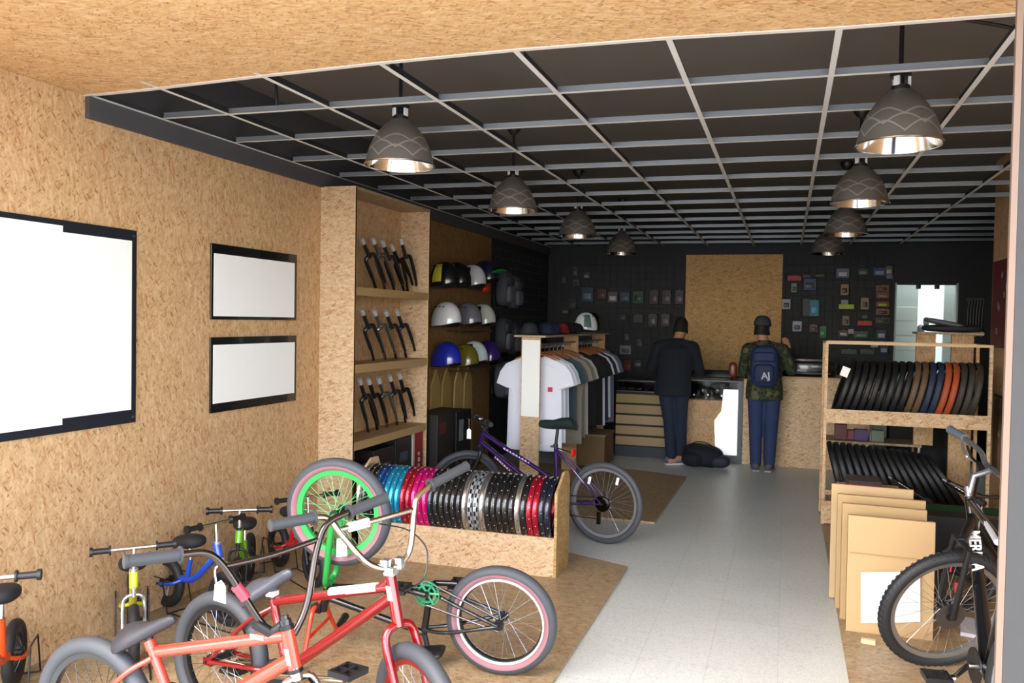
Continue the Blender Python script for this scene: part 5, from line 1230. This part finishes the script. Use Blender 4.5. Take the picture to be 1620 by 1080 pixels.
part(MB().b2((.36, 5.42, .0195), (.76, 5.44, z0)), 'front_panel', OSB_LY, t, smooth=False); part(MB().b2((.36, 6.0, .0195), (.76, 6.02, z0)), 'back_panel', OSB_LY, t, smooth=False)
part(MB().b2((.36, 5.44, .0195), (.38, 6.0, z0)), 'side_panel', OSB_LX, t, smooth=False); part(MB().b2((.74, 5.44, .0195), (.76, 6.0, z0)), 'side_panel', OSB_LX, t, smooth=False)
part(MB().b2((.38, 5.44, z0-.02), (.74, 6.0, z0-.001)), 'lid', CBD, t, smooth=False)
solo(MB().b2((.82, 5.93, .0195), (1.6, 6.12, .40), .006), 'storage_carton', BLKM, 'wide black carton on the platform behind the turned bicycle wheel', 'box', smooth=False)
t = thing('grass_mat_roll', 'dark green rolled mat behind the black mountain bike', 'mat', (1.15, 6.3, .0195))
part(MB().cyl((.86, 6.35, .28), (1.55, 6.35, .28), .115, 28), 'roll', mat('123c1a', .9, key='green_mat', bump=.6, bscale=120), t)
part(MB().b2((.86, 6.2, .0195), (1.55, 6.5, .165)), 'carton', BLKM, t, smooth=False)
def pump(lb, a, b):
    a, b = V(a), V(b); d = (b-a).normalized(); t = thing('frame_pump', lb, 'pump', b, 'black pumps with white print')
    part(MB().tube([a, b], .019, 14), 'barrel', BLKG, t); part(MB().tube([a-d*.03, a], .013, 12), 'tip', STL, t, 'bright tip')
    m = MB(); tc_ = (CAM-a).normalized(); up_ = d.cross(tc_).normalized(); n_ = up_.cross(d).normalized()
    if n_.dot(tc_) < 0: n_ = -n_
    for i in range(6): m.box(a+d*(.07+.022*i)+n_*.0185, (.013, .004, .018), Matrix((d, up_, n_)).transposed())
    part(m, 'white_print', WHT, t, smooth=False)
    part(MB().tube([b, b+d*.05], .023, 14), 'handle', BLKM, t)
pump('black pump with white print resting above the leaning cartons', at_d(1412, 757, 6.35), at_d(1465, 790, 6.15))
pump('black pump with white print just left of the mountain bike stem', at_d(1499, 762, 5.2), at_d(1546, 791, 5.05))
solo(MB().prism([(.93, 4.75, .0198), (1.18, 4.70, .0198), (1.24, 4.95, .0198), (.98, 5.02, .0198)], (0, 0, .02)), 'paper_bag', mat('c4c0cc', .7, key='bagp'), 'pale crumpled paper bag on the platform behind the turned wheel', 'bag', smooth=False)
t = thing('bmx_bike', 'dark child bike frame standing behind the leaning cartons and the turned wheel', 'bicycle', (1.0, 5.1, .02))
wheel(t, (1.02, 5.15, .02+.21), V((-.35, .94, 0)), .21, .024, RUBD, BLK, nsp=20)
wheel(t, (1.38, 5.65, .02+.21), V((-.75, .66, 0)), .21, .024, RUBD, BLK, nsp=20)
part(MB().tube([(1.02, 5.15, .23), (1.1, 5.22, .5), (1.12, 5.25, .62)], .014, 10).tube([(1.1, 5.22, .5), (1.25, 5.45, .28)], .016, 10).tube([(1.12, 5.24, .56), (1.3, 5.5, .5)], .014, 10).tube([(1.3, 5.5, .5), (1.25, 5.45, .28), (1.38, 5.65, .23)], .012, 10), 'frame', BLKG, t)
part(MB().tube([(.98, 5.4, .72), (1.12, 5.25, .68), (1.2, 5.05, .72)], .011, 10), 'handlebar', CHR, t)

# ------------------------------------------------------------ people at the counter
def capsule(mb, pts, rr, seg=14):
    pts = [V(p) for p in pts]; mb.tube(pts, rr, seg)
    for p, r in ((pts[0], rr[0]), (pts[-1], rr[-1])): mb.blob(p, (r*2, r*2, r*2), p=1, nu=12, nv=8)
    return mb
def fuse(mb, name, m, parent, vox=.01, smooth=6, label=None):
    """weld overlapping volumes into one continuous skin"""
    me = mb.mesh('tmp', m, weld=False)
    o = bpy.data.objects.new('tmp', me); COL.objects.link(o)
    r = o.modifiers.new('r', 'REMESH'); r.mode = 'VOXEL'; r.voxel_size = vox; r.adaptivity = 0
    s_ = o.modifiers.new('s', 'SMOOTH'); s_.factor = .5; s_.iterations = smooth
    dg = bpy.context.evaluated_depsgraph_get(); dg.update()
    me2 = bpy.data.meshes.new_from_object(o.evaluated_get(dg)); bpy.data.objects.remove(o); bpy.data.meshes.remove(me)
    me2.name = name; me2.materials.clear(); me2.materials.append(m)
    me2.polygons.foreach_set('use_smooth', [True]*len(me2.polygons))
    r = ROOT[parent.name]
    for v in me2.vertices: v.co -= r
    o = bpy.data.objects.new(name, me2); COL.objects.link(o); o.parent = parent; ROOT[o.name] = r
    if label: o['label'] = label
    return o
def person(label, o, J, cloth, hand=((0, 0, 0), (0, 0, 0)), hair='1d1612', skin='b98468', cap_m=None, shoe=None, lapel=None):
    """J: joints in metres relative to ground point o (x right, y away, z up)"""
    o = V(o); q = lambda p: o+V(p)
    t = thing('person', label, 'person', o)
    SK = mat(skin, .55, key='skin'+skin)
    b = MB(); hc = q(J['head']); nk = q(J['neck']); hd = V(J['look']).normalized(); side = hd.cross(V((0, 0, 1))).normalized(); upv = side.cross(hd)
    R = Matrix((hd, -side, upv)).transposed()
    b.blob(hc, (.19, .155, .235), R, p=.95, nu=28, nv=20)
    b.blob(hc+R @ V((.035, 0, -.055)), (.115, .11, .13), R, p=.9)                   # jaw
    b.blob(hc+R @ V((.1, 0, -.015)), (.035, .028, .05), R, p=1, nu=12, nv=8)        # nose
    b.blob(hc+R @ V((.092, 0, -.06)), (.02, .05, .014), R, p=1, nu=12, nv=8)        # mouth
    for s in (-1, 1): b.blob(hc+R @ V((-.005, s*.08, -.01)), (.035, .018, .06), R, p=1, nu=12, nv=8)
    capsule(b, [nk, hc+R @ V((-.02, 0, -.06))], [.06, .055])
    capsule(b, [q(J['hip']), q(J['waist']), q(J['chest'])], [.13, .12, .13], 18)
    capsule(b, [q(J['shL']), nk-V((0, 0, .02)), q(J['shR'])], [.06, .07, .06])
    for s in 'LR':
        capsule(b, [q(J['sh'+s]), q(J['el'+s])], [.055, .042]); capsule(b, [q(J['el'+s]), q(J['wr'+s])], [.042, .028])
        capsule(b, [q(J['hp'+s]), q(J['kn'+s])], [.085, .055]); capsule(b, [q(J['kn'+s]), q(J['an'+s])], [.055, .038])
        capsule(b, [q(J['an'+s])+V((0, -.03, -.03)), q(J['an'+s])+V(J['toe'+s])], [.04, .034])
        wr = q(J['wr'+s]); fd = V(J['fd'+s]).normalized(); pn = V(J['pn'+s]).normalized(); sd = fd.cross(pn).normalized(); pn = sd.cross(fd)
        HR = Matrix((sd, fd, pn)).transposed()
        b.blob(wr+fd*.055, (.085, .1, .034), HR, p=.8, nu=16, nv=10)
        for i, (k2, ln) in enumerate(((-.03, .07), (-.01, .08), (.01, .076), (.03, .06))):
            f0 = wr+fd*.095+sd*k2; f1 = f0+fd*ln*.5-pn*.008; f2 = f1+fd*ln*.38-pn*.022
            capsule(b, [f0, f1, f2], [.0095, .009, .008], 8)
        sg = 1 if s == 'L' else -1
        t0 = wr+fd*.03+sd*sg*.035; capsule(b, [t0, t0+fd*.03+sd*sg*.025, t0+fd*.06+sd*sg*.03-pn*.015], [.012, .011, .009], 8)
    body = fuse(b, 'body', SK, t, .0075, 3)
    for s in (-1, 1):
        part(MB().blob(hc+R @ V((.083, s*.032, .015)), (.014, .026, .014), R, p=1, nu=10, nv=8), 'eye', mat('2a2320', .2, key='eye'), t)
    rings = []
    for i in range(9):
        th = PI/2*i/8; ring = []
        for j in range(24):
            ph = 2*PI*j/24; low = .02 if math.cos(ph) > .45 else -.075; z = low+(.128-low)*math.sin(th); k3 = math.cos(th)**.6
            ring.append(hc+R @ V((math.cos(ph)*.103*k3-.006, math.sin(ph)*.087*k3, z)))
        rings.append(ring)
    part(MB().loft(rings), 'hair', mat(hair, .7, key='hair'+hair, bump=.5, bscale=400), t)
    if cap_m:
        rings = [[hc+R @ V((math.cos(2*PI*j/24)*.112*math.cos(PI/2*i/7)**.65, math.sin(2*PI*j/24)*.097*math.cos(PI/2*i/7)**.65, .035+.115*math.sin(PI/2*i/7))) for j in range(24)] for i in range(8)]
        part(MB().loft(rings), 'cap', cap_m, t)
        part(MB().blob(hc+R @ V((.12, 0, .05)), (.13, .14, .014), R, p=.8), 'cap_brim', cap_m, t)
    # upper garment
    g = MB()
    w_, th_ = J.get('girth', (.17, .12))
    def slab(c, w, d): c = V(c); return [o+c+V((math.cos(a)*w, math.sin(a)*d, 0)) for a in [2*PI*j/20 for j in range(20)]]
    hp, ws, ch, sh = V(J['hip']), V(J['waist']), V(J['chest']), V(J['neck'])
    g.loft([slab(hp+V((0, 0, -.12)), w_+.03, th_+.03), slab(hp, w_+.03, th_+.03), slab(ws, w_+.01, th_+.015), slab(ch, w_+.035, th_+.025), slab(ch+(sh-ch)*.6, w_+.02, th_+.0), slab(sh+V((0, 0, -.02)), .09, .08)])
    for s in 'LR':
        capsule(g, [q(J['sh'+s]), q(J['el'+s])], [.082, .062]); capsule(g, [q(J['el'+s]), q(J['wr'+s])+(q(J['el'+s])-q(J['wr'+s]))*.06], [.062, .045])
    capsule(g, [q(J['shL']), nk-V((0, 0, .03)), q(J['shR'])], [.08, .075, .08])
    fuse(g, 'jacket', cloth[0], t, .012, 5)
    g = MB()
    part(MB().lathe([(.066, -.02), (.078, 0), (.07, .022), (.058, .02)], nk+V((0, 0, .015)), V((0, .1, 1)), 24), 'collar', cloth[0], t)
    g.loft([slab(hp+V((0, 0, -.10)), w_-.005, th_+.01), slab(hp+V((0, 0, .02)), w_-.0, th_+.01), slab(ws+V((0, 0, -.03)), w_-.01, th_)])
    for s in 'LR':
        an = q(J['an'+s]); capsule(g, [q(J['hp'+s])+V((0, 0, .0)), q(J['kn'+s]), an+V((0, 0, .0))], [.098, .075, .062], 16)
    fuse(g, 'trousers', cloth[1], t, .012, 4)
    for s in 'LR':
        an = q(J['an'+s]); te = V(J['toe'+s]); m = MB()
        capsule(m, [an+V((0, 0, -.02))-te*.25, an+V((0, 0, -.035))+te*.45, an+V((0, 0, -.042))+te*1.05], [.048, .046, .036], 14)
        sh_ = fuse(m, 'shoe', shoe[0], t, .008, 2)
        ad = te.normalized(); a0 = an-te*.55; a1 = an+te*1.25; a0.z = a1.z = o.z+.0145
        Rz = Matrix.Rotation(math.atan2(te.y, te.x), 3, 'Z')
        part(MB().box((a0+a1)/2, ((a1-a0).length, .088, .026), Rz, bevel=.01), 'shoe_sole', shoe[1], sh_)
    return t
DK = mat('101722', .9, key='navy_hoodie', bump=.3, bscale=250); JN = mat('182338', .85, key='dark_jeans', bump=.3, bscale=300)
def camo():
    q = NT('camo_cloth'); tc = q.n('ShaderNodeTexCoord'); nz = q.n('ShaderNodeTexNoise', Scale=11, Detail=2); q.l(tc.outputs['Object'], nz.inputs['Vector'])
    rp = q.n('ShaderNodeValToRGB'); rp.color_ramp.interpolation = 'CONSTANT'; e = rp.color_ramp.elements; e[0].color = lin('1c2118'); e[0].position = 0; e[1].color = lin('5a5c40'); e[1].position = .62
    for p, c in ((.42, '35402a'), (.5, '262014'), (.56, '424a30')): x = e.new(p); x.color = lin(c)
    q.l(nz.outputs['Fac'], rp.inputs[0]); q.l(rp.outputs[0], q.b.inputs['Base Color']); q.b.inputs['Roughness'].default_value = .85
    return q.m
J1 = dict(head=(.04, .14, 1.60), look=(.1, 1, -.35), neck=(.01, .06, 1.44), chest=(0, .03, 1.24), waist=(-.01, .0, 1.05), hip=(-.02, -.03, .93), shL=(-.19, .06, 1.37), shR=(.19, .05, 1.37), elL=(-.30, .12, 1.12), elR=(.27, .12, 1.10),
          wrL=(-.22, .33, 1.02), wrR=(.16, .35, 1.05), fdL=(.25, 1, -.1), fdR=(-.4, 1, -.1), pnL=(0, 0, 1), pnR=(0, 0, 1), hpL=(-.10, -.03, .90), hpR=(.08, -.03, .90), knL=(-.05, .0, .50), knR=(.07, .02, .49), anL=(-.02, -.03, .085), anR=(.07, .06, .085), toeL=(.12, .06, 0), toeR=(.03, .14, 0), girth=(.185, .13))
person('person in dark navy hoodie and trousers leaning on the grey framed counter', (-1.235, 9.50, .001), J1, (DK, JN), shoe=(mat('5c6070', .6, key='sneak'), mat('c8c4c6', .6, key='sole')))
J2 = dict(head=(-.04, .05, 1.61), look=(.25, 1, -.1), neck=(-.01, .02, 1.44), chest=(0, 0, 1.24), waist=(0, 0, 1.05), hip=(0, 0, .93), shL=(-.18, 0, 1.37), shR=(.18, .01, 1.37), elL=(-.24, .06, 1.11), elR=(.29, .02, 1.15),
          wrL=(-.20, .24, 1.06), wrR=(.25, .16, 1.37), fdL=(.2, 1, .0), fdR=(-.3, .3, 1), pnL=(0, 0, 1), pnR=(0, -1, .3), hpL=(-.09, 0, .90), hpR=(.09, 0, .90), knL=(-.085, 0, .50), knR=(.085, 0, .50), anL=(-.075, -.02, .085), anR=(.075, -.02, .085), toeL=(-.02, -.0+.13, 0), toeR=(.02, .13, 0), girth=(.175, .12))
o2 = V((-.225, 9.46, .001))
person('person in camouflage jacket, blue jeans and grey cap at the solid counter, one hand raised', o2, J2, (camo(), mat('27375e', .85, key='blue_jeans', bump=.3, bscale=300)), cap_m=mat('3a3c42', .8, key='cap_grey'), shoe=(mat('4c4e56', .7, key='shoe2'), mat('8c8c90', .7, key='sole2')))
bc = o2+V((.0, -.215, 1.20))
em = lettering('AJ', .1, basis(bc+V((.02, -.147, -.1)), (1, 0, .1), (0, -.0, 1)), .002, .003)
backpack('dark blue backpack with pale logo worn by the person in the camouflage jacket', bc, .30, .46, .17, mat('1b2c58', .7, key='blue_pack'), m2=mat('16244a', .7, key='blue_pack2'), emblem=em)
# gym bag on the floor
t = thing('duffel_bag', 'dark navy duffel bag lying on the floor beside the customer in the hoodie', 'bag', (-.93, 9.5, .001))
part(MB().blob((-.89, 9.52, .13), (.46, .32, .25), Matrix.Rotation(.12, 3, 'Y'), p=.7, nu=28), 'main_compartment', mat('0f1320', .85, key='duffel', bump=.4, bscale=90), t)
part(MB().blob((-.70, 9.46, .085), (.24, .2, .15), p=.8), 'end_pocket', mat('262a38', .7, key='duf2'), t); part(MB().blob((-1.0, 9.43, .10), (.26, .22, .18), p=.8), 'front_pocket', mat('0c0f1a', .85, key='duf3'), t)
part(MB().smooth_tube([(-1.06, 9.5, .2), (-.98, 9.42, .29), (-.85, 9.42, .29), (-.72, 9.5, .2)], .012, 8, flat=.4), 'handle', BLKM, t)
part(MB().box((-.96, 9.375, .12), (.02, .01, .02)), 'buckle', STL, t)

# ------------------------------------------------------------ light, sky, camera
w = bpy.data.worlds.new('World'); bpy.context.scene.world = w; w.use_nodes = True
bg = w.node_tree.nodes['Background']
sky = w.node_tree.nodes.new('ShaderNodeTexSky'); sky.sky_type = 'NISHITA'; sky.sun_disc = False; sky.sun_elevation = math.radians(48); sky.sun_rotation = math.radians(200); sky.dust_density = 3; sky.air_density = 1; sky.ozone_density = .6
tcw = w.node_tree.nodes.new('ShaderNodeTexCoord'); sxw = w.node_tree.nodes.new('ShaderNodeSeparateXYZ'); w.node_tree.links.new(tcw.outputs['Generated'], sxw.inputs[0])
rw = w.node_tree.nodes.new('ShaderNodeValToRGB'); e_ = rw.color_ramp.elements; e_[0].position = 0; e_[0].color = (.90, .97, 1, 1); e_[1].position = .75; e_[1].color = (.05, .058, .066, 1)
m_ = e_.new(.19); m_.color = (.88, .95, .99, 1); m_ = e_.new(.38); m_.color = (.18, .2, .215, 1)
w.node_tree.links.new(sxw.outputs[2], rw.inputs[0])
mx = w.node_tree.nodes.new('ShaderNodeMix'); mx.data_type = 'RGBA'; mx.inputs[0].default_value = .85; w.node_tree.links.new(rw.outputs[0], mx.inputs[7])
w.node_tree.links.new(sky.outputs[0], mx.inputs[6]); w.node_tree.links.new(mx.outputs[2], bg.inputs[0]); bg.inputs[1].default_value = SKY_STRENGTH
L = bpy.data.lights.new('ceiling_panel', 'AREA'); L.shape = 'RECTANGLE'; L.size = .9; L.size_y = 1.2; L.energy = 55; L.color = (.93, 1, .98)
lo = bpy.data.objects.new('ceiling_panel_light', L); COL.objects.link(lo); lo.location = (2.0, 12.4, 2.58)
t = thing('ceiling_light', 'flat ceiling light of the bright back room', 'ceiling light', (2.0, 12.4, 2.585))
part(MB().b2((1.5, 11.78, 2.586), (2.5, 13.02, 2.6)), 'frame', WHT, t, smooth=False)
cam = bpy.data.cameras.new('Camera'); co = bpy.data.objects.new('Camera', cam); COL.objects.link(co)
cam.sensor_fit = 'HORIZONTAL'; cam.sensor_width = 36; cam.lens = F_PX/1620*36
cam.shift_x = -(CX-810)/1620; cam.shift_y = (CY-540)/1620
cam.clip_start = .05; cam.clip_end = 100
Mx = Matrix((CR, CU, -CF)).transposed().to_4x4(); Mx.translation = CAM; co.matrix_world = Mx
sc_ = bpy.context.scene; sc_.camera = co
vs = sc_.view_settings; vs.view_transform = 'Standard'; vs.look = 'None'; vs.gamma = 1; vs.exposure = EXPOSURE; vs.use_curve_mapping = False
sc_.cycles.use_denoising = True; sc_.cycles.max_bounces = 8; sc_.cycles.diffuse_bounces = 5; sc_.cycles.glossy_bounces = 4; sc_.cycles.transmission_bounces = 4; sc_.cycles.transparent_max_bounces = 4
sc_.cycles.sample_clamp_indirect = 6; sc_.cycles.caustics_reflective = False; sc_.cycles.caustics_refractive = False
